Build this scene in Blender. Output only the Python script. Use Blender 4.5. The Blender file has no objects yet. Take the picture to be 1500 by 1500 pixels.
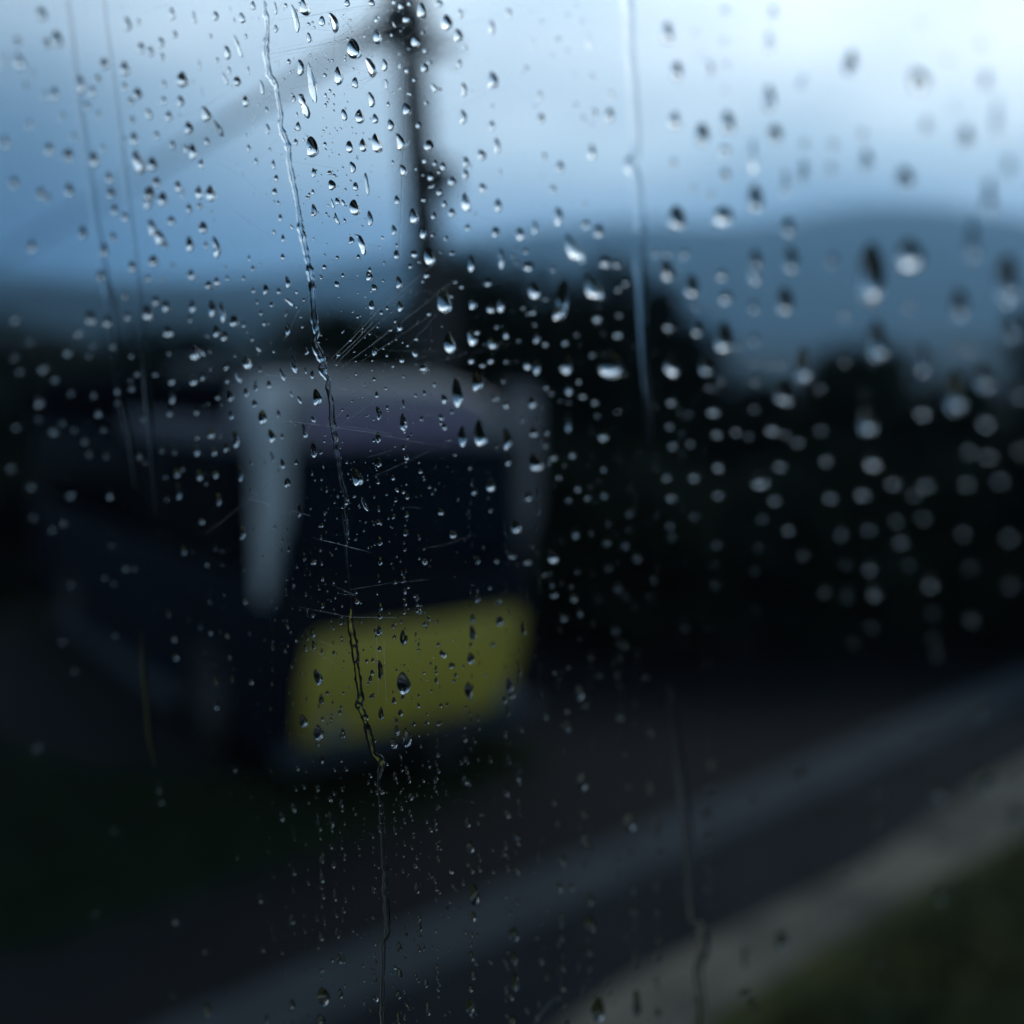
DROPS = """
60,20,200,233,0 83,57,200,267,0 28,90,200,300,20 48,108,133,167,0 25,60,167,200,0 68,63,167,200,0 185,35,133,233,0 203,32,100,133,0
252,20,100,200,0 285,25,83,200,5 315,23,100,150,0 337,13,47,100,0 355,26,100,167,10 343,30,53,100,0 255,50,100,133,0 235,62,117,167,0
207,70,133,183,0 220,75,117,167,0 237,83,100,133,0 308,53,73,93,0 332,77,100,217,5 348,68,73,367,15 318,88,73,93,0 292,95,73,150,0
335,103,67,133,0 330,115,73,200,20 347,119,117,150,0 339,128,47,83,20 267,116,150,250,0 283,120,60,83,0 295,135,60,133,0 183,100,150,233,0
183,127,117,167,0 200,137,150,200,-10 192,148,133,150,0 118,123,150,300,0 127,155,150,167,0 135,133,133,200,0 143,115,133,167,0 80,137,167,233,0
67,140,117,200,0 37,125,150,167,0 240,123,100,133,0 240,147,100,150,0 263,148,117,183,0 247,170,117,167,0 263,168,67,83,0 217,167,117,183,10
193,175,117,133,0 300,167,133,250,10 318,188,93,300,28 275,187,133,200,0 230,198,107,150,0 197,203,133,217,0 182,203,100,117,0 252,212,107,150,0
272,218,93,150,0 283,222,127,250,5 303,207,93,133,0 295,240,93,150,0 222,240,150,233,0 203,237,150,367,10 230,267,133,167,0 262,273,117,200,10
267,283,83,200,0 292,282,117,200,0 309,283,117,250,0 220,283,167,233,0 215,293,133,300,0 238,291,150,217,0 276,305,100,150,0 293,302,93,117,0
250,323,133,150,0 297,333,133,183,0 313,322,60,67,0 222,333,133,267,10 232,347,150,267,20 242,359,100,133,0 277,357,117,233,0 302,359,83,117,0
315,362,117,317,3 225,382,167,183,0 217,407,117,150,0 237,408,93,117,0 280,402,107,183,0 290,405,73,83,0 306,417,117,150,0 318,412,93,150,0
333,407,73,100,0 253,388,100,100,0 228,440,133,167,0 216,458,150,250,0 242,448,133,200,0 282,448,107,200,0 278,467,93,133,0 310,452,117,267,5
325,457,93,317,3 343,470,133,183,0 247,485,150,200,0 316,485,117,200,0 328,492,117,167,0 285,482,67,67,0 160,260,133,200,0 162,282,150,200,0
167,307,133,200,0 138,233,150,267,0 150,217,117,167,0 182,317,133,167,0 193,390,133,200,0 152,365,150,217,0 165,347,133,167,0 120,340,150,233,0
147,403,150,200,0 183,432,133,150,0 133,465,183,233,0 157,470,150,200,0 187,463,133,167,0 115,488,167,167,0 23,467,200,200,0 100,227,183,233,0
72,218,167,233,0 8,208,167,250,0 20,267,183,233,0 100,278,167,233,0 60,283,167,233,0 47,360,183,233,0 70,290,133,200,0 107,200,133,167,0
90,170,133,183,0 43,182,133,200,0 153,93,150,200,0 145,168,100,167,0 8,90,150,267,0 371,8,75,133,0 379,28,32,80,0 360,53,59,85,0
403,12,59,200,0 404,42,64,120,0 418,8,53,80,0 431,27,80,440,8 446,11,107,253,8 472,31,85,160,0 487,33,107,320,12 452,55,64,155,0
509,4,80,120,0 545,4,93,107,0 576,3,67,80,0 587,9,93,120,0 599,5,67,80,0 617,16,120,240,0 643,5,120,120,0 595,28,128,112,0
551,29,75,93,0 553,54,101,213,0 577,36,37,107,20 517,71,181,299,0 541,99,120,315,14 562,95,91,192,0 609,61,120,173,20 621,99,101,147,0
653,33,160,240,0 670,52,133,200,0 674,20,93,147,0 423,90,59,80,0 408,93,27,107,0 439,99,101,253,0 457,121,91,573,5 495,111,96,280,0
521,121,85,173,0 517,101,37,48,0 475,110,53,67,0 477,140,40,80,0 483,133,43,59,0 477,154,37,67,0 489,162,32,40,0 383,128,69,213,3
360,148,93,173,0 364,103,53,133,0 390,161,59,96,0 391,189,69,160,0 371,169,43,107,20 370,187,37,133,8 445,155,112,400,14 430,145,53,107,-10
435,168,32,80,0 437,185,69,139,0 433,208,59,107,0 456,215,165,315,0 459,253,69,139,0 543,146,96,235,5 565,123,64,147,0 569,153,59,85,0
504,168,85,173,8 527,171,112,213,0 549,174,91,147,0 571,183,101,187,0 595,160,133,200,0 512,215,96,192,0 532,213,91,200,0 552,210,117,299,10
585,208,128,267,10 515,245,85,173,3 590,249,107,173,10 575,238,48,80,0 627,213,133,173,0 612,183,80,107,0 485,271,112,155,0 483,253,69,67,-10
521,273,75,128,0 537,269,64,333,3 405,261,64,112,0 403,281,75,120,0 401,241,59,147,0 375,236,59,101,0 364,217,64,120,0 390,285,37,53,0
401,295,40,53,0 407,297,48,75,0 410,319,59,120,0 414,349,59,120,0 414,376,64,96,0 401,340,53,80,20 427,333,43,93,25 459,308,80,192,0
458,281,48,85,0 453,285,37,64,0 494,295,69,120,10 487,298,37,147,10 502,297,48,107,10 494,320,53,187,15 478,313,37,53,0 505,323,37,59,0
520,304,133,240,6 541,320,80,227,0 514,352,75,123,0 530,359,96,293,10 525,376,53,69,0 581,293,85,139,0 576,337,75,165,0 581,373,85,139,0
606,317,117,240,0 619,341,96,200,0 629,376,144,280,8 683,296,123,293,8 661,311,107,133,0 651,298,80,120,0 621,292,85,93,0 644,281,91,120,0
631,259,96,133,0 662,265,117,133,20 649,244,91,120,10 643,252,69,67,0 637,239,69,91,0 621,235,75,96,0 633,272,123,75,20 609,247,53,67,0
620,256,48,59,0 682,237,107,160,0 681,255,96,147,0 705,227,133,173,20 678,131,96,213,0 677,171,107,227,0 719,40,107,227,0 721,117,160,253,0
673,93,93,133,0 721,155,80,80,0 721,184,107,160,0 727,213,107,240,0 707,275,120,147,20 733,252,75,107,0 730,301,117,213,0 725,340,128,160,0
685,333,93,107,0 734,379,107,293,0 690,387,101,240,0 745,19,107,160,0 635,316,75,107,0 634,344,64,67,0 607,372,107,107,30 614,384,80,43,-15
601,390,64,75,0 581,359,43,67,0 475,391,59,80,0 542,395,48,80,0 494,377,48,53,0 370,393,64,96,0 365,378,53,107,0 381,387,43,59,0
662,371,93,67,0 653,349,67,75,0 585,79,59,53,0 573,51,48,59,0 599,72,75,43,-20 585,96,48,107,0 595,103,69,96,0 629,91,91,80,0
606,117,64,69,0 599,137,96,64,-30 585,129,48,59,0 635,129,80,133,25 643,131,96,64,0 619,48,64,53,0 778,17,67,67,0 793,31,120,80,0
831,21,120,93,0 843,7,93,107,0 853,31,120,120,0 817,57,133,107,0 831,74,112,93,0 809,82,107,80,0 781,67,93,213,0 862,61,120,267,0
770,100,107,107,0 867,111,120,133,0 842,108,93,80,0 791,140,107,160,0 793,173,133,160,0 784,155,107,67,0 843,153,120,107,0 870,165,133,160,0
866,181,120,107,0 892,168,160,240,0 895,139,133,160,15 867,223,147,240,0 797,229,107,133,0 820,244,133,187,0 810,277,120,133,0 857,299,107,120,0
854,173,133,120,0 817,317,147,280,0 782,333,107,213,0 763,343,133,213,10 858,329,133,160,0 877,339,160,213,0 842,365,187,480,28 886,384,173,187,0
775,391,160,160,-30 770,368,107,107,0 757,365,80,80,0 810,395,107,107,0 901,387,133,133,0 977,48,213,347,0 1017,48,160,133,0 991,104,213,320,0
1061,15,213,187,0 1058,61,187,187,0 1062,95,187,187,0 1039,99,187,267,10 1026,80,160,107,0 989,176,200,293,0 1027,196,253,347,-5 1065,179,253,373,0
1061,133,160,160,0 1061,221,213,213,0 986,239,160,187,0 1061,256,200,240,0 1103,229,200,533,0 1106,291,280,453,0 991,320,267,400,0 1059,317,320,320,0
979,372,160,160,0 1002,372,173,187,0 1041,285,187,160,0 1015,275,160,160,0 974,392,187,320,0 1106,381,240,347,0 1131,17,213,267,0 1126,61,213,347,0
1126,144,240,427,0 1135,196,267,320,0 1173,125,160,427,-20 1245,91,267,427,-10 1345,117,373,400,30 1387,88,213,213,0 1437,64,240,267,0 1443,117,293,373,0
1348,35,240,213,0 1417,3,187,107,0 1460,171,280,667,0 1356,184,267,320,0 1415,200,320,400,0 1396,157,240,213,0 1263,197,213,267,0 1269,235,267,400,0
1220,213,213,267,0 1217,248,213,267,0 1177,211,187,240,0 1176,251,227,400,0 1149,267,187,453,0 1325,261,333,400,0 1477,243,280,400,0 1449,288,320,613,0
1155,333,240,347,0 1157,381,267,453,0 1424,355,320,640,0 1219,381,240,267,0 1207,293,160,133,0 99,516,173,160,0 63,540,187,173,0 81,556,160,160,0
131,521,133,133,0 136,507,133,133,0 44,501,147,133,0 21,524,160,160,0 29,544,160,160,0 56,584,173,293,0 104,576,147,133,0 137,577,133,160,0
144,605,147,160,0 193,521,120,120,0 165,507,133,133,0 201,547,120,120,0 191,557,107,107,0 193,569,133,120,0 228,548,120,107,0 251,557,107,160,0
252,581,107,213,0 248,603,107,160,0 247,517,93,107,0 285,516,120,253,0 297,515,80,160,25 283,557,107,173,0 296,551,101,160,0 307,515,75,75,0
308,541,75,75,0 331,536,91,147,0 319,582,91,91,0 337,580,101,173,0 349,551,80,213,22 333,557,80,107,0 344,520,53,80,0 324,593,53,67,0
305,591,75,80,0 287,603,91,120,0 339,608,80,133,0 345,643,101,267,0 330,655,101,160,0 323,640,59,67,0 309,635,107,160,0 288,640,96,120,0
288,660,96,173,0 313,661,91,147,0 255,659,96,160,0 237,659,96,133,0 213,677,107,107,0 204,668,107,133,0 171,589,107,133,0 208,611,93,160,0
24,625,187,160,0 79,632,173,173,0 91,619,133,133,0 57,613,133,133,0 109,629,120,133,0 124,645,133,160,0 131,665,133,147,0 155,667,120,160,0
160,723,133,213,0 104,725,173,160,0 47,712,200,160,0 16,685,187,173,0 243,699,107,93,0 259,693,107,147,0 267,687,96,107,0 261,720,112,253,0
244,731,93,93,0 292,696,101,173,0 316,695,91,133,0 302,709,85,80,0 351,693,96,240,0 320,731,91,200,0 295,763,107,120,0 354,779,101,240,0
76,776,160,133,0 93,765,160,160,0 48,757,147,133,0 171,571,120,160,0 152,629,120,133,0 357,407,64,96,0 371,425,64,96,0 388,424,91,160,0
408,426,64,101,0 421,413,75,187,5 434,428,43,69,20 376,442,59,80,0 397,446,59,91,0 423,443,64,187,45 419,457,43,133,-20 445,439,48,59,0
382,458,59,96,0 387,473,59,101,0 420,482,75,187,5 357,475,64,107,0 362,486,53,64,0 369,496,64,91,0 379,510,64,133,30 401,514,48,69,0
362,531,101,227,8 396,501,37,59,0 381,541,53,91,0 414,549,64,200,20 431,534,85,267,12 448,513,59,147,0 458,549,53,133,0 448,543,37,101,10
394,563,69,120,0 374,567,69,147,0 361,575,80,133,0 372,591,85,123,0 438,586,53,139,25 427,577,43,107,20 462,582,117,253,0 385,611,117,227,0
397,639,101,213,10 407,606,59,112,0 413,639,53,91,0 426,615,43,43,0 433,621,37,43,0 459,614,59,107,25 446,631,75,227,10 460,659,85,253,0
398,669,59,160,12 414,679,69,160,10 433,677,53,96,0 420,707,96,139,0 388,677,27,107,0 381,667,27,37,0 407,689,37,59,0 368,678,53,80,0
368,718,48,64,0 457,693,37,75,0 471,702,37,48,0 478,717,37,91,0 473,683,27,32,0 477,637,32,37,0 521,699,139,293,12 534,738,53,240,20
519,727,59,43,0 554,677,75,160,0 554,705,48,91,0 554,641,75,160,0 553,605,75,213,3 552,578,53,96,0 548,555,43,64,0 547,514,75,147,0
545,447,80,147,0 547,421,85,101,0 540,405,101,155,0 561,411,37,48,0 493,416,69,96,10 502,403,43,69,0 469,404,32,37,0 517,457,37,32,0
519,515,37,32,0 521,529,32,37,0 509,610,32,69,0 501,600,32,43,0 538,609,59,37,0 531,581,21,27,0 591,619,91,267,0 591,591,43,128,0
591,551,37,59,0 596,669,69,107,0 594,653,27,37,0 579,654,37,32,0 614,677,43,48,0 616,690,64,80,10 621,702,48,48,0 629,713,53,64,0
633,723,48,53,0 597,727,53,107,0 617,613,59,75,0 609,579,48,59,0 621,575,53,85,0 637,563,64,80,0 650,585,91,147,15 662,603,64,75,0
651,625,75,107,20 645,619,59,80,0 658,645,107,43,0 678,639,112,307,0 703,635,165,400,0 670,575,155,440,0 697,558,160,307,0 621,538,96,133,20
607,517,75,133,20 597,505,53,69,0 589,526,75,120,0 585,478,85,147,0 586,449,91,160,0 583,414,91,200,0 579,470,43,64,0 567,451,53,64,0
573,457,32,32,0 625,402,96,133,0 619,412,48,59,0 650,441,176,400,0 629,459,75,75,0 659,503,133,320,0 690,495,133,267,10 699,486,91,112,10
721,503,139,187,15 691,443,117,227,0 719,451,133,160,0 733,446,117,253,0 690,527,101,133,0 707,534,112,93,0 719,527,96,133,0 714,414,107,120,0
661,434,75,64,0 667,413,75,64,0 741,489,91,160,0 741,529,80,91,0 727,583,117,96,0 742,593,96,133,0 727,478,75,91,0 737,558,75,80,0
741,643,133,320,0 743,675,96,160,0 689,685,69,75,0 694,719,91,133,0 719,710,123,213,0 718,747,75,80,0 727,654,69,69,0 647,478,48,48,0
611,474,37,27,0 610,431,37,32,0 757,385,107,80,0 751,375,96,80,0 783,426,160,267,10 799,438,120,93,0 821,442,200,587,-15 869,422,213,427,18
905,387,133,147,0 905,423,133,147,0 917,414,133,147,0 875,465,155,173,0 907,461,128,133,0 905,489,165,160,0 785,494,112,187,0 767,451,91,91,0
781,457,107,107,0 773,459,91,91,0 783,475,91,91,0 760,499,91,80,0 799,503,107,120,0 827,501,120,133,0 845,490,101,107,0 772,534,107,187,10
786,537,120,240,0 831,534,160,293,0 823,537,107,160,0 867,519,120,120,0 896,534,373,427,0 833,569,120,213,0 848,558,107,120,0 800,567,101,107,0
808,576,96,96,0 854,579,133,133,0 871,588,133,133,0 780,589,123,187,0 832,617,120,320,0 905,602,120,120,0 875,609,120,107,0 821,587,80,80,0
833,589,96,96,0 765,614,80,107,0 783,633,147,147,15 801,633,96,107,0 884,637,165,187,0 799,653,123,91,0 785,677,187,267,20 811,670,147,112,0
804,678,96,96,0 827,681,91,96,0 838,665,120,147,0 819,698,112,112,0 847,715,128,133,0 861,727,133,133,0 833,731,112,120,0 884,723,128,160,0
884,686,117,128,0 773,727,160,133,30 961,371,160,160,0 976,398,227,320,10 1012,419,227,400,0 980,478,187,187,0 1019,449,160,160,0 1020,483,187,240,0
983,534,213,400,8 1032,537,213,293,0 1057,403,200,213,0 1063,435,227,240,0 1060,494,267,480,0 984,587,165,187,0 981,623,160,160,0 985,651,165,173,0
1011,649,160,160,0 976,697,160,173,0 1017,697,187,187,0 1045,601,213,200,0 1051,634,187,187,0 1079,631,187,187,0 1053,682,200,200,0 984,727,173,173,0
1081,507,187,160,0 1039,567,160,160,0 1057,558,160,160,0 1009,606,133,133,0 1052,723,187,187,0 1097,638,160,160,0 1104,403,213,373,15 1149,441,293,453,0
1104,449,187,267,0 1104,497,187,240,0 1275,401,453,960,0 1332,374,453,533,0 1476,409,427,800,0 1284,499,333,640,0 1404,446,347,533,0 1483,483,347,400,0
1351,526,267,533,0 1236,462,240,213,0 1332,449,240,240,0 1176,534,267,560,0 1149,577,293,373,0 1400,574,347,693,0 1443,553,347,480,0 1495,574,320,347,0
1271,614,320,507,0 1352,603,280,293,0 1445,617,307,320,0 1132,627,240,240,20 1151,635,187,187,0 1169,646,213,213,0 1203,629,213,213,0 1107,559,187,187,0
1105,598,160,187,0 1105,531,160,160,0 1127,533,160,160,0 1144,533,187,187,0 1211,673,227,227,0 1279,675,293,320,0 1115,703,293,253,15 1264,722,267,253,0
1309,706,267,253,0 1357,709,280,267,0 1217,726,240,240,0 1135,730,213,213,0 1340,723,213,213,0 1417,707,267,267,0 1420,659,267,267,0 1449,667,293,267,0
1495,658,267,293,0 1465,702,267,267,0 1143,681,213,213,0 1425,513,240,213,0 1237,529,213,213,0 1201,567,213,213,0 1404,510,240,213,0 164,798,133,107,0
184,833,133,133,0 197,833,120,107,0 153,846,120,107,0 167,855,120,120,0 103,857,147,133,0 91,939,160,160,0 109,982,147,160,0 55,1095,213,187,0
269,806,96,160,0 303,826,91,107,0 316,805,75,75,0 325,807,69,69,0 326,827,69,69,0 357,834,64,75,0 293,918,91,107,0 308,927,91,107,0
332,931,80,107,0 257,961,107,160,0 255,935,107,133,0 336,963,64,107,0 316,1033,96,160,0 316,997,69,160,0 340,994,64,133,0 247,899,80,160,0
307,881,69,107,0 328,871,53,80,0 169,931,133,133,0 595,753,64,107,-15 646,749,96,120,8 437,748,69,213,0 373,775,53,69,0 402,772,53,69,0
419,776,43,64,0 413,791,48,75,0 421,804,53,107,0 412,757,32,37,0 386,815,53,69,0 435,831,37,43,0 555,764,69,91,0 555,745,37,107,0
556,792,69,160,0 557,821,69,147,0 555,847,37,147,0 594,780,75,120,-8 593,805,53,64,0 663,782,117,133,10 615,787,27,27,0 630,829,37,37,0
572,771,27,32,0 570,793,21,27,0 581,815,37,43,0 573,825,48,43,0 590,848,64,133,0 589,839,37,80,0 598,860,53,53,0 593,867,48,80,0
593,881,53,160,0 593,895,53,107,-20 607,873,59,59,15 617,887,48,43,0 611,894,69,69,25 622,898,32,32,0 623,913,80,80,20 613,911,27,27,0
557,888,59,160,0 557,901,59,133,0 555,924,80,147,0 556,950,59,80,0 556,981,80,280,0 559,1045,69,200,0 591,934,85,240,0 590,1001,149,347,0
587,1044,69,107,0 581,1071,64,160,0 577,1089,96,160,0 595,1081,117,293,0 537,968,48,59,0 545,985,53,85,10 544,1020,64,80,-20 539,1001,37,43,0
465,992,101,253,14 466,1073,123,240,0 443,1056,112,200,0 470,1025,75,147,0 479,1015,59,69,0 472,1053,53,69,0 498,1043,59,69,0 503,1076,53,107,0
458,927,59,133,0 459,945,59,133,0 437,939,37,48,0 459,823,91,91,0 473,848,64,64,0 492,840,21,27,0 485,880,32,37,0 491,875,32,48,0
500,912,64,75,0 501,903,43,53,0 501,887,32,53,0 533,777,37,48,0 547,768,27,37,0 527,763,21,21,0 536,765,43,32,0 527,743,37,37,0
458,901,48,80,0 454,839,32,80,0 455,860,27,43,0 455,875,27,48,0 420,909,48,53,0 417,953,53,80,0 427,977,48,53,0 399,940,53,53,0
403,908,53,53,0 405,891,53,53,0 398,880,53,53,0 419,863,48,48,0 359,880,80,120,0 365,928,64,80,0 367,999,80,107,0 698,820,80,133,0
727,821,91,96,0 699,876,91,133,-10 731,881,96,80,0 718,861,69,69,0 692,905,80,160,0 691,927,96,240,0 731,909,123,160,0 689,964,112,173,0
687,1011,101,253,0 722,944,96,80,0 715,915,59,53,0 661,975,96,96,15 650,959,80,101,20 642,944,59,69,0 664,937,69,37,0 679,976,53,64,0
667,989,59,80,0 665,997,59,64,0 711,989,69,59,0 609,939,32,37,0 635,963,32,32,0 632,1012,37,48,0 614,1035,53,37,0 621,986,27,32,0
626,997,27,27,0 613,952,64,37,0 615,967,27,27,0 501,940,32,48,0 507,952,21,21,0 511,1007,32,37,0 487,1029,37,43,0 442,987,37,53,0
681,1081,80,133,0 642,1060,69,69,0 623,1060,37,37,0 682,1036,48,53,0 739,1025,69,107,0 746,1004,107,213,0 755,771,133,213,25 809,815,155,213,20
780,800,91,69,0 772,823,133,107,-10 749,814,128,101,-15 811,871,133,112,-10 841,875,128,147,-15 827,905,133,120,-15 797,841,91,96,0 805,840,96,75,0
808,855,91,133,0 845,837,96,107,0 836,859,96,96,0 889,793,144,144,-15 915,797,144,155,0 933,816,160,160,0 890,831,133,133,0 921,751,149,133,0
865,779,107,120,0 843,780,117,187,0 889,764,107,187,0 921,775,123,123,0 904,860,147,160,0 916,873,133,133,0 877,875,107,107,0 849,897,107,133,0
901,923,160,147,0 911,944,240,147,-25 877,989,128,120,0 833,978,107,96,10 813,985,96,96,0 865,963,133,120,0 905,988,120,120,0 908,1004,96,96,0
849,1015,133,213,0 856,1032,107,120,0 751,1017,133,107,30 768,920,85,213,0 756,960,59,64,0 771,871,69,160,0 744,1041,69,160,0 763,1065,75,187,0
799,1049,91,120,0 831,1065,120,160,0 831,1041,96,107,0 908,1049,133,160,0 740,1076,64,80,0 981,768,160,160,0 984,785,160,147,0 1016,756,173,133,0
1051,796,173,173,0 1047,855,160,160,0 1004,920,160,147,0 1035,973,160,133,0 956,848,147,160,0 949,873,120,133,0 951,1069,133,213,0 1047,825,133,133,0
945,992,160,133,0 1117,758,187,187,0 1155,774,213,213,0 1176,811,200,213,0 1111,801,160,160,0 1232,779,227,240,0 1273,773,240,240,0 1313,761,240,240,0
1352,757,253,227,0 1321,791,267,267,0 1411,779,267,267,0 1479,785,293,267,0 1275,830,227,267,0 1281,866,253,293,0 1209,865,213,213,0 1332,826,227,213,0
1363,853,267,293,0 1367,895,200,213,0 1423,905,280,293,0 1481,855,267,267,0 1421,830,213,213,0 1239,825,160,160,0 1240,870,173,267,0 1107,894,133,160,0
1104,835,147,187,0 1277,917,200,213,0 1251,942,160,213,0 1367,934,240,240,0 1372,958,240,267,0 1280,1057,200,160,0 1437,1041,293,293,0 1367,1050,160,187,0
1352,1081,213,213,0 1483,1065,213,213,0 1279,1103,160,160,0 1171,1129,213,240,0 237,1175,133,133,0 232,1152,96,240,0 167,1216,133,160,0 344,1127,80,107,0
332,1459,69,160,0 303,1479,133,213,0 252,1457,107,133,0 353,1444,53,160,0 300,1305,64,133,0 297,1335,53,107,0 299,1393,107,133,0 347,1255,69,107,0
256,1349,107,160,0 139,1337,107,160,0 471,1111,69,173,0 435,1125,64,96,0 433,1156,53,69,0 465,1155,64,107,0 430,1183,80,160,0 412,1196,80,160,0
429,1219,53,240,0 467,1205,64,293,5 485,1200,69,253,5 483,1171,48,64,0 501,1156,37,80,0 500,1177,64,133,0 578,1136,59,133,0 581,1144,43,107,0
595,1128,69,133,0 599,1141,53,133,0 602,1167,69,120,0 601,1191,53,133,0 604,1200,37,64,0 578,1217,53,128,0 605,1224,53,107,0 603,1241,43,80,0
608,1268,75,80,0 611,1301,69,187,0 615,1355,64,200,0 631,1215,69,96,0 645,1243,43,69,0 659,1275,48,64,15 676,1263,27,27,0 681,1112,64,80,0
681,1143,80,160,0 685,1205,80,160,0 689,1241,107,187,0 691,1276,64,91,0 695,1311,133,333,0 692,1343,96,160,0 691,1401,75,160,0 692,1429,69,147,0
688,1448,75,123,0 688,1475,117,267,0 718,1408,69,107,0 707,1193,53,53,0 742,1161,91,133,0 743,1193,91,133,0 706,1259,32,37,0 722,1277,59,80,0
585,1387,69,160,0 584,1427,69,187,0 584,1457,75,160,0 583,1491,69,213,0 619,1388,53,120,0 633,1387,32,53,0 623,1440,59,147,0 626,1477,69,227,0
430,1277,69,117,0 429,1303,53,107,0 471,1259,80,133,0 471,1287,75,147,0 485,1240,59,91,0 489,1268,91,80,0 491,1311,64,200,0 473,1313,59,96,0
517,1300,43,69,0 525,1241,48,80,0 493,1341,48,69,0 475,1349,53,133,0 470,1373,80,123,0 495,1367,64,173,0 497,1405,75,160,0 473,1421,48,64,0
474,1460,155,293,0 427,1471,91,160,0 499,1456,75,160,0 390,1491,85,160,0 469,1493,133,160,0 427,1499,80,80,0 428,1347,85,160,0 382,1316,80,160,0
385,1391,80,107,0 517,1185,32,53,0 586,1161,27,43,0 629,1123,32,37,0 756,1225,96,133,0 758,1276,91,133,0 758,1321,75,91,0 757,1347,48,64,0
754,1369,112,227,0 753,1404,96,200,0 754,1439,112,267,0 749,1460,80,117,0 751,1495,133,160,0 759,1172,64,80,0 760,1141,53,80,0 761,1193,59,69,0
811,1175,91,107,0 815,1204,75,160,0 853,1145,165,267,0 855,1193,96,123,0 857,1233,128,187,0 861,1264,101,91,0 823,1261,101,213,0 819,1300,91,160,0
837,1299,91,133,0 821,1347,85,200,0 823,1375,85,107,0 825,1417,80,133,0 824,1447,91,133,0 827,1473,75,107,0 829,1497,107,107,0 863,1317,117,213,0
865,1353,160,267,0 865,1395,101,133,0 885,1253,91,64,0 897,1263,85,80,0 923,1205,176,267,0 923,1247,101,123,0 928,1303,107,213,0 929,1336,147,147,0
932,1404,101,280,0 932,1469,149,427,0 876,1478,213,373,0 961,1208,107,347,0 968,1249,117,133,0 961,1301,96,187,0 963,1337,107,133,0 965,1376,117,187,0
962,1401,117,160,0 961,1435,101,123,0 963,1483,117,160,0 953,1155,117,213,0 919,1152,107,133,0 916,1104,107,133,0 1043,1123,160,187,0 1040,1155,149,160,0
1033,1188,160,187,0 1037,1224,165,160,0 1036,1269,117,187,0 1037,1303,160,133,0 1091,1401,133,347,0 1092,1457,213,160,0 1095,1313,107,160,0 787,1373,96,64,0
779,1357,48,64,0 793,1407,80,147,0 801,1432,80,117,0 799,1331,64,107,0 793,1351,59,96,0 893,1453,69,107,0 899,1469,64,80,0 889,1437,75,96,0
861,1499,80,53,0 800,1389,53,53,0 1441,1139,347,400,0 1487,1132,160,347,0 1371,1161,293,293,0 1283,1160,160,213,0 1284,1200,187,267,0 1379,1216,187,187,0
1379,1244,160,160,0 1489,1192,293,293,0 1275,1264,133,160,0 1232,1273,173,160,0 1143,1377,200,293,0 1432,1311,240,213,0 1377,1313,213,240,0 1284,1407,213,240,0
1432,1431,213,213,0 1103,1171,133,213,0 1103,1208,133,160,0 1103,1473,160,213,0 1431,1223,187,187,0
"""
import bpy, bmesh, math, random
from mathutils import Vector, Matrix, noise
random.seed(7)
sc = bpy.context.scene
COL = sc.collection
R = math.radians

# ------------------------------------------------------------------ camera
F = 1608.0                                   # focal length in photo pixels (photo is 1500 wide)
HC = 3.1                                     # eye height above the road
PITCH = R(6.74)
cam_d = bpy.data.cameras.new('camera'); cam = bpy.data.objects.new('camera', cam_d); COL.objects.link(cam)
cam.location = (0, 0, HC); cam.rotation_euler = (R(90) - PITCH, 0, 0)
cam_d.sensor_width = 36; cam_d.lens = 36 * F / 1500; cam_d.clip_start = .01; cam_d.clip_end = 9000
sc.camera = cam
FOC = 0.40
cam_d.dof.use_dof = True; cam_d.dof.focus_distance = FOC; cam_d.dof.aperture_fstop = FSTOP = 2.75
APER = cam_d.lens / FSTOP / 1000
CR = Vector((1, 0, 0)); CF = Vector((0, math.cos(PITCH), -math.sin(PITCH))); CU = Vector((0, math.sin(PITCH), math.cos(PITCH)))
EYE = Vector((0, 0, HC))

def ray(x, y): return CR * ((x - 750) / F) + CU * ((750 - y) / F) + CF
def ground(x, y, z=0.0):
    d = ray(x, y); return EYE + d * ((z - HC) / d.z)
def atY(x, y, Y):
    d = ray(x, y); return EYE + d * (Y / d.y)

# ------------------------------------------------------------------ helpers
def mat(name, base=(.5, .5, .5), rough=.6, metal=0, spec=.5, scale=0, amt=.3, bump=0, base2=None, coat=0):
    m = bpy.data.materials.new(name); m.use_nodes = True
    nt = m.node_tree; b = nt.nodes['Principled BSDF']
    b.inputs['Base Color'].default_value = (*base, 1); b.inputs['Roughness'].default_value = rough
    b.inputs['Metallic'].default_value = metal; b.inputs['Specular IOR Level'].default_value = spec
    b.inputs['Coat Weight'].default_value = coat
    if scale:
        tc = nt.nodes.new('ShaderNodeTexCoord'); n = nt.nodes.new('ShaderNodeTexNoise')
        n.inputs['Scale'].default_value = scale; n.inputs['Detail'].default_value = 6
        nt.links.new(tc.outputs['Object'], n.inputs['Vector'])
        mx = nt.nodes.new('ShaderNodeMix'); mx.data_type = 'RGBA'
        b2 = base2 or tuple(c * (1 - amt) for c in base)
        mx.inputs[6].default_value = (*base, 1); mx.inputs[7].default_value = (*b2, 1)
        rp = nt.nodes.new('ShaderNodeMapRange'); rp.inputs[1].default_value = .35; rp.inputs[2].default_value = .65
        nt.links.new(n.outputs['Fac'], rp.inputs[0]); nt.links.new(rp.outputs[0], mx.inputs[0])
        nt.links.new(mx.outputs[2], b.inputs['Base Color'])
        if bump:
            bp = nt.nodes.new('ShaderNodeBump'); bp.inputs['Strength'].default_value = bump; bp.inputs['Distance'].default_value = .02
            nt.links.new(n.outputs['Fac'], bp.inputs['Height']); nt.links.new(bp.outputs[0], b.inputs['Normal'])
    return m

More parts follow.
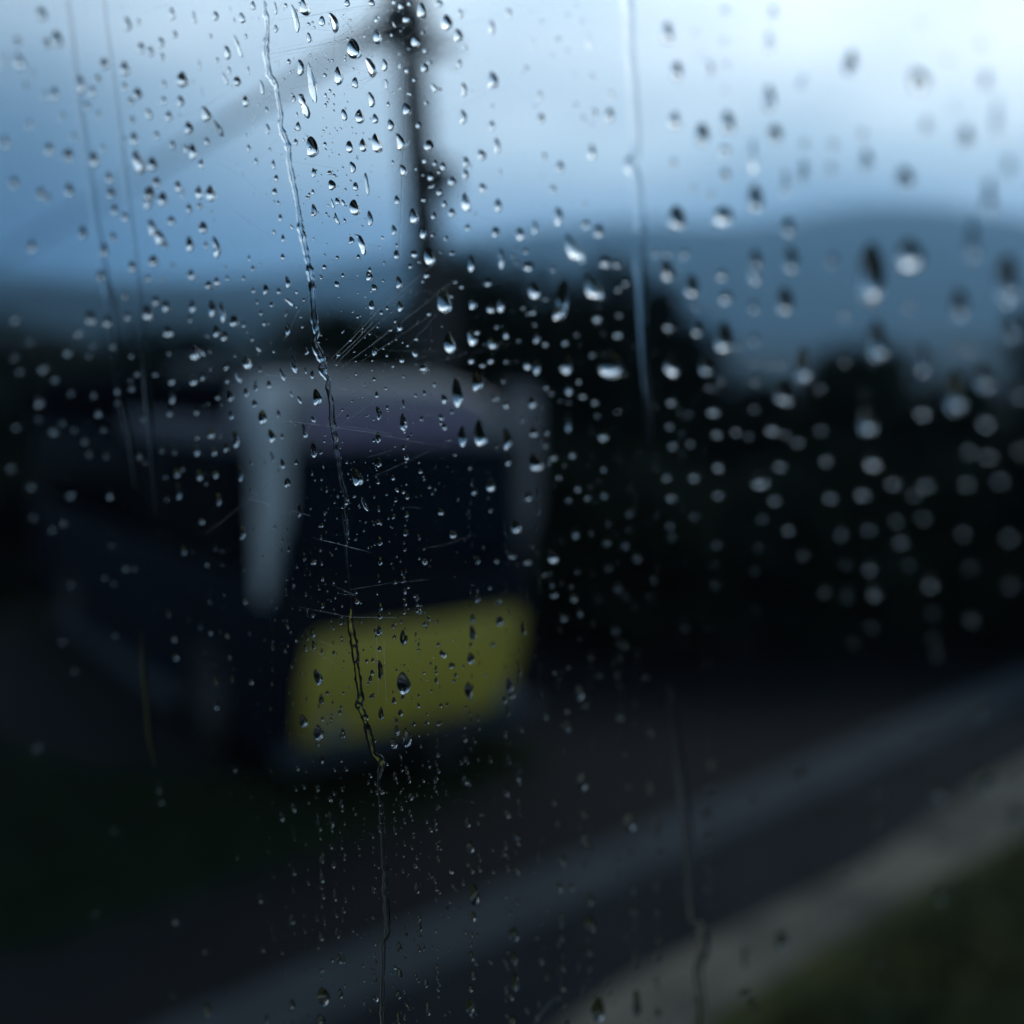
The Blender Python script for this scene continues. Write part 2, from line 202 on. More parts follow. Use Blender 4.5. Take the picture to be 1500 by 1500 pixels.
def link(name, me, m=None, parent=None):
    o = bpy.data.objects.new(name, me); COL.objects.link(o)
    if m: me.materials.append(m)
    if parent: o.parent = parent
    return o
def build(name, bm, m, parent=None, smooth=False):
    bmesh.ops.recalc_face_normals(bm, faces=bm.faces)
    if smooth:
        for f in bm.faces: f.smooth = True
    me = bpy.data.meshes.new(name); bm.to_mesh(me); bm.free()
    if smooth: me.set_sharp_from_angle(angle=R(40))
    return link(name, me, m, parent)
def empty(name, loc=(0, 0, 0), rot=0):
    o = bpy.data.objects.new(name, None); COL.objects.link(o); o.location = loc; o.rotation_euler = (0, 0, rot); o.empty_display_size = .2
    return o
def tag(o, label, cat, group=None, kind=None):
    o['label'] = label; o['category'] = cat
    if group: o['group'] = group
    if kind: o['kind'] = kind
def structure(o): o['kind'] = 'structure'; return o

def box(bm, c, s, bev=0):
    g = bmesh.ops.create_cube(bm, size=1, matrix=Matrix.Translation(c) @ Matrix.Diagonal((*s, 1)))
    if bev:
        es = list({e for v in g['verts'] for e in v.link_edges})
        bmesh.ops.bevel(bm, geom=es, offset=bev, segments=3, affect='EDGES', profile=.5)
def tube(bm, pts, rad, seg=10):
    rs = rad if isinstance(rad, (list, tuple)) else [rad] * len(pts)
    rings = []
    for i, p in enumerate(pts):
        p = Vector(p); a = Vector(pts[max(i - 1, 0)]); b = Vector(pts[min(i + 1, len(pts) - 1)])
        t = (b - a).normalized(); ref = Vector((0, 0, 1)) if abs(t.z) < .9 else Vector((1, 0, 0))
        u = t.cross(ref).normalized(); v = t.cross(u)
        rings.append([bm.verts.new(p + (u * math.cos(k * 2 * math.pi / seg) + v * math.sin(k * 2 * math.pi / seg)) * rs[i]) for k in range(seg)])
    for a, b in zip(rings, rings[1:]):
        for k in range(seg): bm.faces.new((a[k], a[(k + 1) % seg], b[(k + 1) % seg], b[k]))
    bm.faces.new(rings[0]); bm.faces.new(rings[-1])
def prism(bm, poly, axis_vec):
    """poly: 3-D points of a planar outline, extruded by axis_vec"""
    a = [bm.verts.new(p) for p in poly]; b = [bm.verts.new(Vector(p) + Vector(axis_vec)) for p in poly]
    bm.faces.new(a); bm.faces.new(b[::-1]); n = len(a)
    for i in range(n): bm.faces.new((a[i], a[(i + 1) % n], b[(i + 1) % n], b[i]))

# ------------------------------------------------------------------ world and light
w = bpy.data.worlds.new('World'); sc.world = w; w.use_nodes = True
nt = w.node_tree; nt.nodes.clear()
def N(t): return nt.nodes.new(t)
L = nt.links.new
out = N('ShaderNodeOutputWorld'); bg = N('ShaderNodeBackground'); tc = N('ShaderNodeTexCoord')
sky = N('ShaderNodeTexSky'); sky.sky_type = 'NISHITA'; sky.sun_disc = False
SUN_EL, SUN_AZ = R(34), R(32)                # azimuth measured from +Y towards +X
sky.sun_elevation = SUN_EL; sky.sun_rotation = SUN_AZ; sky.dust_density = 3; sky.air_density = 2
sep = N('ShaderNodeSeparateXYZ'); L(tc.outputs['Generated'], sep.inputs[0])
ramp = N('ShaderNodeValToRGB'); L(sep.outputs['Z'], ramp.inputs[0])
els = ramp.color_ramp.elements
stops = SKY_STOPS = [(0, (.13, .27, .46)), (.09, (.22, .43, .68)), (.135, (.37, .60, .86)), (.19, (.74, .97, 1.13)), (.28, (1.30, 1.46, 1.55)), (.42, (1.26, 1.58, 1.76)), (.62, (.98, 1.34, 1.60)), (.80, (.16, .25, .36)), (1, (.05, .08, .12))]
els[0].position, els[0].color = stops[0][0], (*stops[0][1], 1)
els[1].position, els[1].color = stops[-1][0], (*stops[-1][1], 1)
for p, c in stops[1:-1]:
    e = els.new(p); e.color = (*c, 1)
# cloud cover: brighter towards the veiled sun, darker to the west and behind
def maprange(src, a, b, c, d, smooth=True):
    n = N('ShaderNodeMapRange'); n.interpolation_type = 'SMOOTHSTEP' if smooth else 'LINEAR'
    for i, v in enumerate((a, b, c, d)): n.inputs[i + 1].default_value = v
    L(src, n.inputs[0]); return n.outputs[0]
def math_(op, a, b):
    n = N('ShaderNodeMath'); n.operation = op
    for i, v in enumerate((a, b)):
        if isinstance(v, (int, float)): n.inputs[i].default_value = v
        else: L(v, n.inputs[i])
    return n.outputs[0]
side = maprange(sep.outputs['X'], -.46, -.02, .64, 1.0)
right = maprange(sep.outputs['X'], -.02, .40, 1.0, 1.32)
back = maprange(sep.outputs['Y'], .05, .8, .46, 1.0)
nz = N('ShaderNodeTexNoise'); nz.inputs['Scale'].default_value = 3.6; nz.inputs['Detail'].default_value = 5; nz.inputs['Roughness'].default_value = .45
mp = N('ShaderNodeMapping'); mp.inputs['Scale'].default_value = (1, 1, 2.2); mp.inputs['Location'].default_value = (.35, 0, .2)
L(tc.outputs['Generated'], mp.inputs[0]); L(mp.outputs[0], nz.inputs['Vector'])
cl = maprange(nz.outputs['Fac'], .28, .72, .74, 1.16)
# the dark cloud bank low in the west
dv = N('ShaderNodeVectorMath'); dv.operation = 'DISTANCE'; L(tc.outputs['Generated'], dv.inputs[0])
dv.inputs[1].default_value = (-.43, .89, .13)
bank = maprange(dv.outputs['Value'], .03, .26, .36, 1.0)
dv2 = N('ShaderNodeVectorMath'); dv2.operation = 'DISTANCE'; L(tc.outputs['Generated'], dv2.inputs[0])
dv2.inputs[1].default_value = (.24, .965, .045)
bank2 = maprange(dv2.outputs['Value'], .05, .205, .40, 1.0)
bank = math_('MULTIPLY', bank, bank2)
far_r = maprange(sep.outputs['X'], .50, .85, 1.0, .25)
right = math_('MULTIPLY', right, far_r)
f = math_('MULTIPLY', math_('MULTIPLY', side, right), math_('MULTIPLY', cl, bank))
cmb = N('ShaderNodeCombineXYZ')               # thick cloud lets less red through than blue
for i, p in enumerate((1.22, .98, .80)): L(math_('MULTIPLY', math_('POWER', f, p), back), cmb.inputs[i])
vm = N('ShaderNodeVectorMath'); vm.operation = 'MULTIPLY'; L(ramp.outputs[0], vm.inputs[0]); L(cmb.outputs[0], vm.inputs[1])
sk = N('ShaderNodeVectorMath'); sk.operation = 'SCALE'; L(sky.outputs[0], sk.inputs[0]); sk.inputs['Scale'].default_value = .004
ad = N('ShaderNodeVectorMath'); ad.operation = 'ADD'; L(vm.outputs[0], ad.inputs[0]); L(sk.outputs[0], ad.inputs[1])
sc10 = N('ShaderNodeVectorMath'); sc10.operation = 'SCALE'; sc10.inputs['Scale'].default_value = 10; L(ad.outputs[0], sc10.inputs[0])
L(sc10.outputs[0], bg.inputs['Color']); bg.inputs['Strength'].default_value = .1; L(bg.outputs[0], out.inputs[0])

sd = bpy.data.lights.new('sun', 'SUN'); sd.energy = .5; sd.angle = R(20); sd.color = (1, .95, .88)
so = bpy.data.objects.new('sun', sd); COL.objects.link(so); so.location = (20, 30, 40)
dirv = Vector((math.sin(SUN_AZ) * math.cos(SUN_EL), math.cos(SUN_AZ) * math.cos(SUN_EL), math.sin(SUN_EL)))
so.rotation_euler = (-dirv).to_track_quat('-Z', 'Y').to_euler()

sc.view_settings.view_transform = 'Standard'; sc.view_settings.look = 'None'; sc.view_settings.gamma = 1
sc.view_settings.exposure = EXPO = 0.0
sc.cycles.use_denoising = True
sc.cycles.max_bounces = 20; sc.cycles.transmission_bounces = 14; sc.cycles.transparent_max_bounces = 16; sc.cycles.volume_bounces = 1
sc.cycles.diffuse_bounces = 3; sc.cycles.caustics_refractive = False; sc.cycles.caustics_reflective = False

# ------------------------------------------------------------------ the ground
m_asphalt = mat('wet_asphalt', (.014, .014, .016), .8, spec=.1, scale=1.2, base2=(.011, .011, .013), bump=.25)
m_path = mat('wet_tarmac', (.016, .020, .024), .85, spec=.1, scale=2.5, base2=(.008, .011, .014), bump=.2)
m_kerb = mat('kerb_stone', (.056, .067, .073), .8, spec=.1, scale=4, base2=(.045, .053, .058), bump=.3)
m_gravel = mat('pale_gravel', (.20, .175, .13), .85, spec=.1, scale=1.8, base2=(.075, .07, .06), bump=.8)
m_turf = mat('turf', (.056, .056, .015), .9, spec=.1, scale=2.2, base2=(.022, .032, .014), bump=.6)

def sheet(name, pts, z, m):
    bm = bmesh.new(); bm.faces.new([bm.verts.new((p[0], p[1], z)) for p in pts])
    if bm.faces[:] and bm.faces.ensure_lookup_table() is None and bm.faces[0].normal.z < 0: pass
    me = bpy.data.meshes.new(name); bmesh.ops.recalc_face_normals(bm, faces=bm.faces)
    for f_ in bm.faces:
        f_.normal_update()
        if f_.normal.z < 0: f_.normal_flip()
    bm.to_mesh(me); bm.free(); o = link(name, me, m); return structure(o)
bm = bmesh.new()
bmesh.ops.create_circle(bm, cap_ends=True, segments=64, radius=3500)
me = bpy.data.meshes.new('ground'); bm.to_mesh(me); bm.free()
structure(link('ground', me, mat('rough_land', (.012, .015, .010), .95, spec=.05, scale=.05, base2=(.008, .011, .008))))

D = Vector((.735, .678, 0)); M_ = Vector((.678, -.735, 0))    # along the path, and across it towards the eye
def strip(name, a, b, z, m, lo=-18, hi=70, wob=0, n=44):
    bm = bmesh.new(); A, B = [], []
    for i in range(n + 1):
        t = lo + (hi - lo) * i / n
        wa = noise.noise((t * .35, 1.7, a)) * wob; wb = noise.noise((t * .35, 5.7, b)) * wob
        A.append(bm.verts.new(D * t + M_ * (a + wa) + Vector((0, 0, z)))); B.append(bm.verts.new(D * t + M_ * (b + wb) + Vector((0, 0, z))))
    for i in range(n):
        f_ = bm.faces.new((A[i], B[i], B[i + 1], A[i + 1])); f_.normal_update()
        if f_.normal.z < 0: f_.normal_flip()
    me = bpy.data.meshes.new(name); bm.to_mesh(me); bm.free()
    return structure(link(name, me, m))
strip('road', -14.5, -4.66, .004, m_asphalt)
bm = bmesh.new()
for i in range(88):                          # kerb: a row of stones, a real step
    t = -18 + i
    c = D * (t + .5) + M_ * (-4.40)
    g = bmesh.ops.create_cube(bm, size=1, matrix=Matrix.Translation((c.x, c.y, .06)) @ Matrix.Rotation(math.atan2(D.y, D.x), 4, 'Z') @ Matrix.Diagonal((.985, .48, .125 + random.uniform(-.004, .004), 1)))
structure(build('kerb', bm, m_kerb))
strip('footpath', -4.158, -3.3, .11, m_path)
strip('gravel_verge', -3.42, -2.72, .114, m_gravel, wob=.3)
strip('lawn', -2.82, 14, .118, m_turf, wob=.45)

# grass tufts on the near lawn and on the strip in front of the train
def grass_obj(name, spots, m, h0, h1):
    vs, fs = [], []
    for (x, y, z) in spots:
        a = random.uniform(0, 6.28); h = random.uniform(h0, h1); wd = .006 + h * .04
        lx, ly = math.cos(a) * h * .5, math.sin(a) * h * .5
        px, py = -math.sin(a) * wd, math.cos(a) * wd
        k = len(vs)
        vs += [(x - px, y - py, z), (x + px, y + py, z), (x + lx * .4 + px * .7, y + ly * .4 + py * .7, z + h * .6), (x + lx * .4 - px * .7, y + ly * .4 - py * .7, z + h * .6), (x + lx, y + ly, z + h)]
        fs += [(k, k + 1, k + 2, k + 3), (k + 3, k + 2, k + 4)]
    me = bpy.data.meshes.new(name); me.from_pydata(vs, [], fs)
    o = link(name, me, m); return o
m_blade = mat('grass_blade', (.066, .072, .020), .8, spec=.2, scale=1.5, base2=(.024, .036, .012))
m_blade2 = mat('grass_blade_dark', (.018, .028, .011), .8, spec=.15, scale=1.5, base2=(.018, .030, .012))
sp = []
while len(sp) < 26000:
    t = random.uniform(1.5, 14); o_ = random.uniform(-2.75, 2.5)
    p = D * t + M_ * o_
    sp.append((p.x, p.y, .116))
g = grass_obj('lawn_grass', sp, m_blade, .05, .14); tag(g, 'short green grass on the lawn nearest the window', 'grass', kind='stuff')

# turf island in front of the train
isl = [(-9, 6.2), (-5.5, 5.2), (-2.6, 5.7), (-.9, 7.3), (.35, 8.8), (-.2, 9.6), (-1.6, 8.4), (-3.4, 8.6), (-6, 10.2), (-9, 10.6)]
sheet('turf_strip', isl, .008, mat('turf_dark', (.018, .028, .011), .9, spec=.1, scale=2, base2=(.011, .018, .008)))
sp = []
while len(sp) < 9000:
    x, y = random.uniform(-9, .4), random.uniform(5.2, 10.6)
    inside = False; j = len(isl) - 1
    for i in range(len(isl)):
        if (isl[i][1] > y) != (isl[j][1] > y) and x < (isl[j][0] - isl[i][0]) * (y - isl[i][1]) / (isl[j][1] - isl[i][1]) + isl[i][0]: inside = not inside
        j = i
    if inside: sp.append((x, y, .006))
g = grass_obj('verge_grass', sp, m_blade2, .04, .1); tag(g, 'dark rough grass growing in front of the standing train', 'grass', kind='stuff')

# ------------------------------------------------------------------ hills
def hills(name, base_y, amp, segs, seed, m, prof):
    bm = bmesh.new(); rows = []
    xs = [-2400 + 4800 * i / segs for i in range(segs + 1)]
    for j in range(14):
        v = j / 13
        row = []
        for x in xs:
            k = prof(x)
            h = (math.sin(v * math.pi) ** 1.3) * k * amp + noise.fractal((x * .0025, v * 3, seed), 1, 2, 5) * 14 * math.sin(v * math.pi)
            row.append(bm.verts.new((x, base_y + v * 900 - 450, max(h, 0) - .5)))
        rows.append(row)
    for a, b in zip(rows, rows[1:]):
        for i in range(segs): bm.faces.new((a[i], a[i + 1], b[i + 1], b[i]))
    return structure(build(name, bm, m, smooth=True))
m_hill = mat('hill_forest', (.020, .034, .026), .95, spec=.05, scale=.02, base2=(.012, .022, .018), bump=.4)
def bump_(x, c, s): return math.exp(-((x - c) / s) ** 2)
hills('hills', 1850, 276, 90, 3.3, m_hill, lambda x: .86 + .20 * bump_(x, 640, 260) + .08 * bump_(x, 100, 240) - .24 * bump_(x, -610, 420))
hills('low_hills', 900, 62, 90, 9.1, m_hill, lambda x: .8 + .5 * bump_(x, -420, 230) - .2 * bump_(x, 160, 190))

# ------------------------------------------------------------------ trees
m_bark = mat('bark', (.055, .045, .035), .9, scale=12, amt=.5, bump=.6)
LEAFM = [mat('leaf_a', (.018, .026, .014), .8, spec=.15, scale=3, base2=(.010, .015, .008)), mat('leaf_b', (.021, .028, .014), .8, spec=.15, scale=3, base2=(.011, .017, .009)), mat('leaf_c', (.016, .024, .016), .8, spec=.15, scale=3, base2=(.009, .014, .009))]
def crown_mesh(seed, n=6500, leaf=.17, low=.12):
    rnd = random.Random(seed); vs, fs = [], []
    lobes = []
    for i in range(30):
        a = rnd.uniform(0, 6.283); z = rnd.uniform(low, .86); rr = .40 * math.sin(min(1, (1.0 - z) * 1.5) * math.pi / 2) * rnd.uniform(.2, 1)
        lobes.append((math.cos(a) * rr, math.sin(a) * rr, z, rnd.uniform(.13, .22)))
    for i in range(n):
        lx, ly, lz, lr = rnd.choice(lobes)
        d = Vector((rnd.gauss(0, 1), rnd.gauss(0, 1), rnd.gauss(0, 1))).normalized() * lr * (rnd.random() ** .4)
        c = Vector((lx, ly, lz)) + Vector((d.x, d.y, d.z * .8))
        if c.z < .03: c.z = .03 + rnd.random() * .1
        u = Vector((rnd.gauss(0, 1), rnd.gauss(0, 1), rnd.gauss(0, 1))).normalized(); v = u.orthogonal().normalized()
        s = leaf * .2 * rnd.uniform(.6, 1.3); k = len(vs)
        vs += [c - u * s, c + v * s * .45, c + u * s, c - v * s * .45]; fs.append((k, k + 1, k + 2, k + 3))
    me = bpy.data.meshes.new('crown'); me.from_pydata([tuple(v) for v in vs], [], fs); return me
def trunk_mesh(seed):
    rnd = random.Random(seed); bm = bmesh.new()
    tube(bm, [(0, 0, -.02), (.01, 0, .2), (rnd.uniform(-.03, .03), rnd.uniform(-.03, .03), .45), (rnd.uniform(-.05, .05), rnd.uniform(-.05, .05), .78)], [.034, .026, .018, .006], 8)
    for i in range(6):
        a = rnd.uniform(0, 6.28); z = rnd.uniform(.15, .5); r_ = rnd.uniform(.2, .36)
        tube(bm, [(0, 0, z), (math.cos(a) * r_ * .5, math.sin(a) * r_ * .5, z + .12), (math.cos(a) * r_, math.sin(a) * r_, z + .28)], [.012, .008, .003], 6)
    bmesh.ops.recalc_face_normals(bm, faces=bm.faces)
    me = bpy.data.meshes.new('trunk'); bm.to_mesh(me); bm.free(); me.materials.append(m_bark); return me
CM = []
for i in range(4):
    c = crown_mesh(20 + i, low=.12 if i < 2 else .08); c.materials.append(LEAFM[i % 3]); CM.append((c, trunk_mesh(50 + i)))
def tree(name, x, Y, ytop, wpx, var, label, cat='tree', group=None):
    p = atY(x, 700, Y); top = atY(x, ytop, Y).z
    wd = wpx * Y / F
    r = empty(name, (p.x, Y, 0), random.uniform(0, 6.28)); tag(r, label, cat, group)
    c = link('crown', CM[var][0], None, r); c.scale = (wd, wd, top * 1.02)
    t = link('trunk', CM[var][1], None, r); t.scale = (wd * .9, wd * .9, top)
    return r
G1 = 'dark trees beyond the road'
TREES = [
 ('bushy_tree', 690, 17, 362, 300, 0, 'broad dark tree with rounded top rising above the train roof'),
 ('bushy_tree', 870, 18, 380, 340, 1, 'dark bushy tree just right of the train roof, behind the blurred water trail'),
 ('bushy_tree', 955, 16, 392, 280, 2, 'dark tree at the edge of the gap in the tree line'),
 ('bushy_tree', 1245, 17, 500, 340, 3, 'low rounded dark tree under the two largest blurred drops'),
 ('bushy_tree', 1390, 16, 545, 280, 0, 'low dark bush between the rounded tree and the photo edge tree'),
 ('bushy_tree', 1530, 14, 440, 240, 1, 'tall dark tree cut off by the edge of the photo beside the road'),
 ('bushy_tree', 1095, 20, 545, 330, 2, 'lowest bush, filling the gap in the tree line under the pale misty slope'),
 ('bushy_tree', 770, 16, 372, 300, 2, 'flat-topped dark tree above the sloping corner of the train roof'),
 ('bushy_tree', 470, 24, 452, 330, 3, 'dark tree top showing over the roof of the train beside the winding trail'),
 ('bushy_tree', 525, 19, 445, 240, 0, 'squat dark tree just over the train roof between winding trail and mast'),
 ('bushy_tree', 580, 22, 432, 300, 1, 'dark tree behind the foot of the tall pole'),
 ('bushy_tree', 60, 30, 462, 440, 1, 'dim tree at the photo edge beyond the far end of the train'),
 ('bushy_tree', 270, 30, 468, 340, 2, 'dim tree standing behind the rear half of the train'),
]
for (n_, x, Y, yt, wp, v, lab) in TREES: tree(n_, x, Y, yt, wp, v, lab, 'tree', G1)
HEDGE = [
 (840, 13.0, 640, 260, 0, 'dense black shrub closest to the yellow nose of the train'),
 (980, 12.6, 655, 260, 1, 'dense black shrub crossed by the blurred water trail'),
 (1110, 12.8, 668, 280, 2, 'dense black shrub in front of the gap in the tree line'),
 (1250, 12.9, 640, 280, 3, 'dense black shrub below the low rounded tree'),
 (1390, 13.0, 660, 270, 1, 'dense black shrub second from the photo edge, by the road'),
 (1520, 12.6, 630, 260, 0, 'dense black shrub at the photo edge, by the road'),
 (20, 17.0, 700, 330, 2, 'dark shrub at the photo edge beside the rear of the train'),
 (-130, 15.0, 690, 300, 3, 'dark shrub half outside the photo beside the rear of the train'),
]
for (x, Y, yt, wp, v, lab) in HEDGE: tree('shrub', x, Y, yt, wp, v, lab, 'shrub', 'shrubs along the far side of the road')

# ------------------------------------------------------------------ the pole with its stay
m_pole = mat('weathered_pole', (.06, .058, .055), .8, scale=6, amt=.4, bump=.3)
PB = atY(632, 700, 14.0)
pole = empty('line_mast', (PB.x, 14.0, 0)); tag(pole, 'tall dark line-side mast with sloping stay rising behind the train', 'mast')
top = atY(590, -60, 14.0); loc = lambda p: Vector(p) - Vector((PB.x, 14.0, 0))
bm = bmesh.new(); tube(bm, [(0, 0, -.2), loc(atY(634, 470, 14)), loc(atY(610, 200, 14)), loc(top)], [.30, .26, .205, .19], 14)
build('pole', bm, m_pole, pole, True)
bm = bmesh.new(); c = loc(atY(592, 42, 14.0)); box(bm, c, (.66, .4, .46), .05); box(bm, c + Vector((-.1, 0, .26)), (.3, .3, .09), .02); box(bm, c + Vector((0, 0, -.26)), (.24, .24, .1), .02)
build('insulator_head', bm, m_pole, pole)
bm = bmesh.new(); tube(bm, [loc(atY(585, 24, 14.0)), loc(atY(400, 140, 14.0)), loc(atY(200, 262, 14.0)), loc(atY(-160, 470, 14.0)), loc(atY(-560, 720, 14))], [.09, .055, .025, .015, .015], 8)
build('stay', bm, m_pole, pole, True)
bm = bmesh.new(); c = loc(atY(652, 262, 14.0)); box(bm, c, (.28, .2, .42), .03); build('switch_box', bm, m_pole, pole)
bm = bmesh.new(); tube(bm, [loc(atY(515, 52, 13.9)), loc(atY(665, 72, 13.9))], .10, 8); build('cross_arm', bm, m_pole, pole, True)

# ------------------------------------------------------------------ the train
BW, BL, BH = 2.30, 8.2, 3.15
C0 = ground(418, 1188); C0.z = 0
yaw = math.atan2(.576, .817)
bus = empty('train', C0, yaw)     # local x: along the front, local y: backwards along the side, z: up
tag(bus, 'blurred train with yellow lower front, dark windscreen and pale corner pillar', 'train')
m_white = mat('pale_paint', (.72, .75, .76), .35, scale=.8, base2=(.62, .65, .66), coat=.3)
m_roof = mat('lavender_panel', (.34, .29, .42), .4, scale=.9, base2=(.27, .23, .35))
m_yel = mat('yellow_paint', (.60, .48, .065), .5, scale=1.6, base2=(.42, .34, .05), coat=.1)
m_cant = mat('grey_paint', (.30, .30, .32), .4, scale=.8, amt=.2)
m_side = mat('shaded_grey_paint', (.15, .15, .18), .5, scale=.8, amt=.3)  # the grey paint again, with the side's shade put into the colour
m_matt = mat('matt_dark', (.007, .008, .012), 1, spec=0, scale=1.5, amt=.4)
m_navy = mat('navy_paint', (.006, .008, .016), .5, spec=.2, scale=.8, amt=.3)
m_bum = mat('grey_plastic', (.055, .065, .075), .5, scale=2, amt=.25)
m_glass = mat('dark_glass', (.003, .004, .008), .08, spec=.2)
m_tyre = mat('wheel_steel', (.05, .045, .04), .6, .6, scale=10, amt=.3)
m_rim = mat('rim', (.22, .22, .23), .4, .8)
m_lamp = mat('lamp_lens', (.30, .31, .32), .15, scale=6, amt=.3)
m_seal = mat('rubber', (.012, .012, .013), .7)

bm = bmesh.new()
def rrect(x0, x1, y0, y1, r, n=6):
    pts = []
    for cx, cy, a0 in ((x1 - r, y1 - r, 0), (x0 + r, y1 - r, 90), (x0 + r, y0 + r, 180), (x1 - r, y0 + r, 270)):
        for i in range(n + 1):
            a = R(a0 + 90 * i / n); pts.append((cx + math.cos(a) * r, cy + math.sin(a) * r))
    return pts
def loft(bm, secs):
    rings = [[bm.verts.new((p[0], p[1], z)) for p in pts] for z, pts in secs]
    for a, b in zip(rings, rings[1:]):
        n = len(a)
        for i in range(n): bm.faces.new((a[i], a[(i + 1) % n], b[(i + 1) % n], b[i]))
    bm.faces.new(rings[0]); bm.faces.new(rings[-1])
loft(bm, [(.34, rrect(0, BW, .04, BL, .12)), (1.45, rrect(0, BW, .0, BL, .13)), (1.62, rrect(.01, BW - .01, .02, BL, .13))])
build('body', bm, m_navy, bus, True)
bm = bmesh.new(); loft(bm, [(1.623, rrect(.03, BW - .03, .10, BL - .05, .12)), (2.60, rrect(.09, BW - .09, .22, BL - .1, .12))])
build('window_band', bm, m_glass, bus, True)
# windscreen: a bowed sheet standing just proud of the dark band
bm = bmesh.new(); rows = []
for j in range(7):
    v = j / 6; row = []
    for i in range(13):
        u = i / 12; x = .21 + u * (BW - .42); bow = .06 * (1 - (2 * u - 1) ** 2)
        row.append((x, .075 - bow + v * .12, 1.36 + v * 1.24))
    rows.append(row)
vv = [[bm.verts.new(p) for p in r_] for r_ in rows]; vb = [[bm.verts.new((p[0], p[1] + .02, p[2])) for p in r_] for r_ in rows]
for A in (vv, vb):
    for a, b in zip(A, A[1:]):
        for i in range(12): bm.faces.new((a[i], a[i + 1], b[i + 1], b[i]))
edge = lambda A: A[0] + [r_[-1] for r_ in A[1:]] + A[-1][-2::-1] + [r_[0] for r_ in A[-2:0:-1]]
ea, eb = edge(vv), edge(vb)
for i in range(len(ea)): bm.faces.new((ea[i], ea[(i + 1) % len(ea)], eb[(i + 1) % len(eb)], eb[i]))
ws = build('windscreen', bm, m_glass, bus, True)
for s_ in (0, 1):
    bm = bmesh.new(); x0 = .62 + s_ * .95
    tube(bm, [(x0, -.02, 1.38), (x0 - .34, .03, 1.92)], .012, 6); tube(bm, [(x0 - .40, .035, 1.70), (x0 - .28, .045, 2.18)], .010, 6)
    build('wiper', bm, m_seal, ws)
# A-pillars: wrap round the corners
def pillar(x_c, sgn, m, wf):
    bm = bmesh.new(); secs = []
    for z, back, t in ((1.50, .36, 0), (1.62, .38, 0), (1.80, .40, .12), (2.06, .41, .14), (2.25, .40, .14), (2.6, .41, .12), (2.98, .38, .12), (3.06, .32, .7)):
        i0 = .06 * t; fw = min(1, max(.15, (z - 1.62) / .75))
        cut = .25 * max(0, min(1, (2.05 - z) / .5)); o_ = lambda px, py: (x_c + sgn * ((px if py >= cut else px * .1 + .002 * (cut - py)) + i0), (py if py >= cut else cut + (py - cut) * .04) + .12 * t)  # foot cut to a wedge: its fade into shade is put into the shape
        secs.append((z, [o_(-.012, back), o_(-.012, .10), o_(.02, .03), o_(.02 + .06 * fw, -.012 * fw), o_(wf * fw, -.03 * fw), o_(wf * fw + .01, .06), o_(.09, .16), o_(.08, back)]))
    loft(bm, secs); return build('pillar', bm, m, bus, True)
pillar(0, 1, m_white, .12); pillar(BW, -1, m_cant, .08)  # far pillar takes the grey: dimmer light there is put into its colour
# roof cap with a rolled front
def roof_secs(y0, y1, r_, table):
    return [(z, rrect(ins + .02, BW - rt - .02, (y0 + fr) if y0 < 1 else y0, y1, r_)) for z, ins, rt, fr in table]
RT = ((2.603, .0, .0, .12), (2.72, .0, .12, .06), (2.90, .01, .30, .05), (3.03, .04, .50, .10), (3.11, .12, .70, .22), (3.14, .34, .90, .45))
bm = bmesh.new(); loft(bm, roof_secs(0, 1.0, .13, RT)); rf = build('roof', bm, m_cant, bus, True)
bm = bmesh.new(); loft(bm, roof_secs(1.003, BL - .06, .04, [(z, i_, i_, f_) for z, i_, r_, f_ in RT])); rr_ = build('rear_roof', bm, m_matt, bus, True); rr_['label'] = 'dark roof of the rear of the train'
bm = bmesh.new(); box(bm, (BW / 2 - .18, .045, 2.79), (1.40, .05, .30), .02); build('destination_panel', bm, m_roof, bus)
bm = bmesh.new(); box(bm, (BW / 2, 3.2, 3.20), (1.2, 1.5, .16), .05); build('vent', bm, m_bum, rf)
# yellow nose panel
bm = bmesh.new(); loft(bm, [(.47, rrect(.17, BW - .42, -.03, .20, .09)), (.52, rrect(.13, BW - .32, -.04, .20, .09)), (.9, rrect(.16, BW - .19, -.05, .20, .09)), (1.17, rrect(.22, BW - .16, -.045, .2, .09)), (1.26, rrect(.27, BW - .20, -.02, .2, .09))])
nose = build('nose_panel', bm, m_yel, bus, True)
for x in (.36, BW - .36):
    bm = bmesh.new()
    bmesh.ops.create_cone(bm, cap_ends=True, segments=24, radius1=.095, radius2=.085, depth=.05, matrix=Matrix.Translation((x, -.045, .58)) @ Matrix.Rotation(R(90), 4, 'X'))
    build('headlight', bm, m_lamp, bus, True)
bm = bmesh.new(); loft(bm, [(.27, rrect(.03, BW - .03, -.05, .3, .12)), (.36, rrect(.0, BW, -.08, .3, .13)), (.465, rrect(.02, BW - .02, -.07, .3, .12))])
build('bumper', bm, m_bum, bus, True)
bm = bmesh.new(); box(bm, (BW / 2, -.07, .39), (.5, .03, .10), .01); build('drawgear_plate', bm, m_seal, bus)
bm = bmesh.new(); box(bm, (BW / 2, -.20, .34), (.24, .26, .20), .03); box(bm, (BW / 2, -.36, .34), (.32, .08, .28), .03)
build('coupler', bm, m_seal, bus)
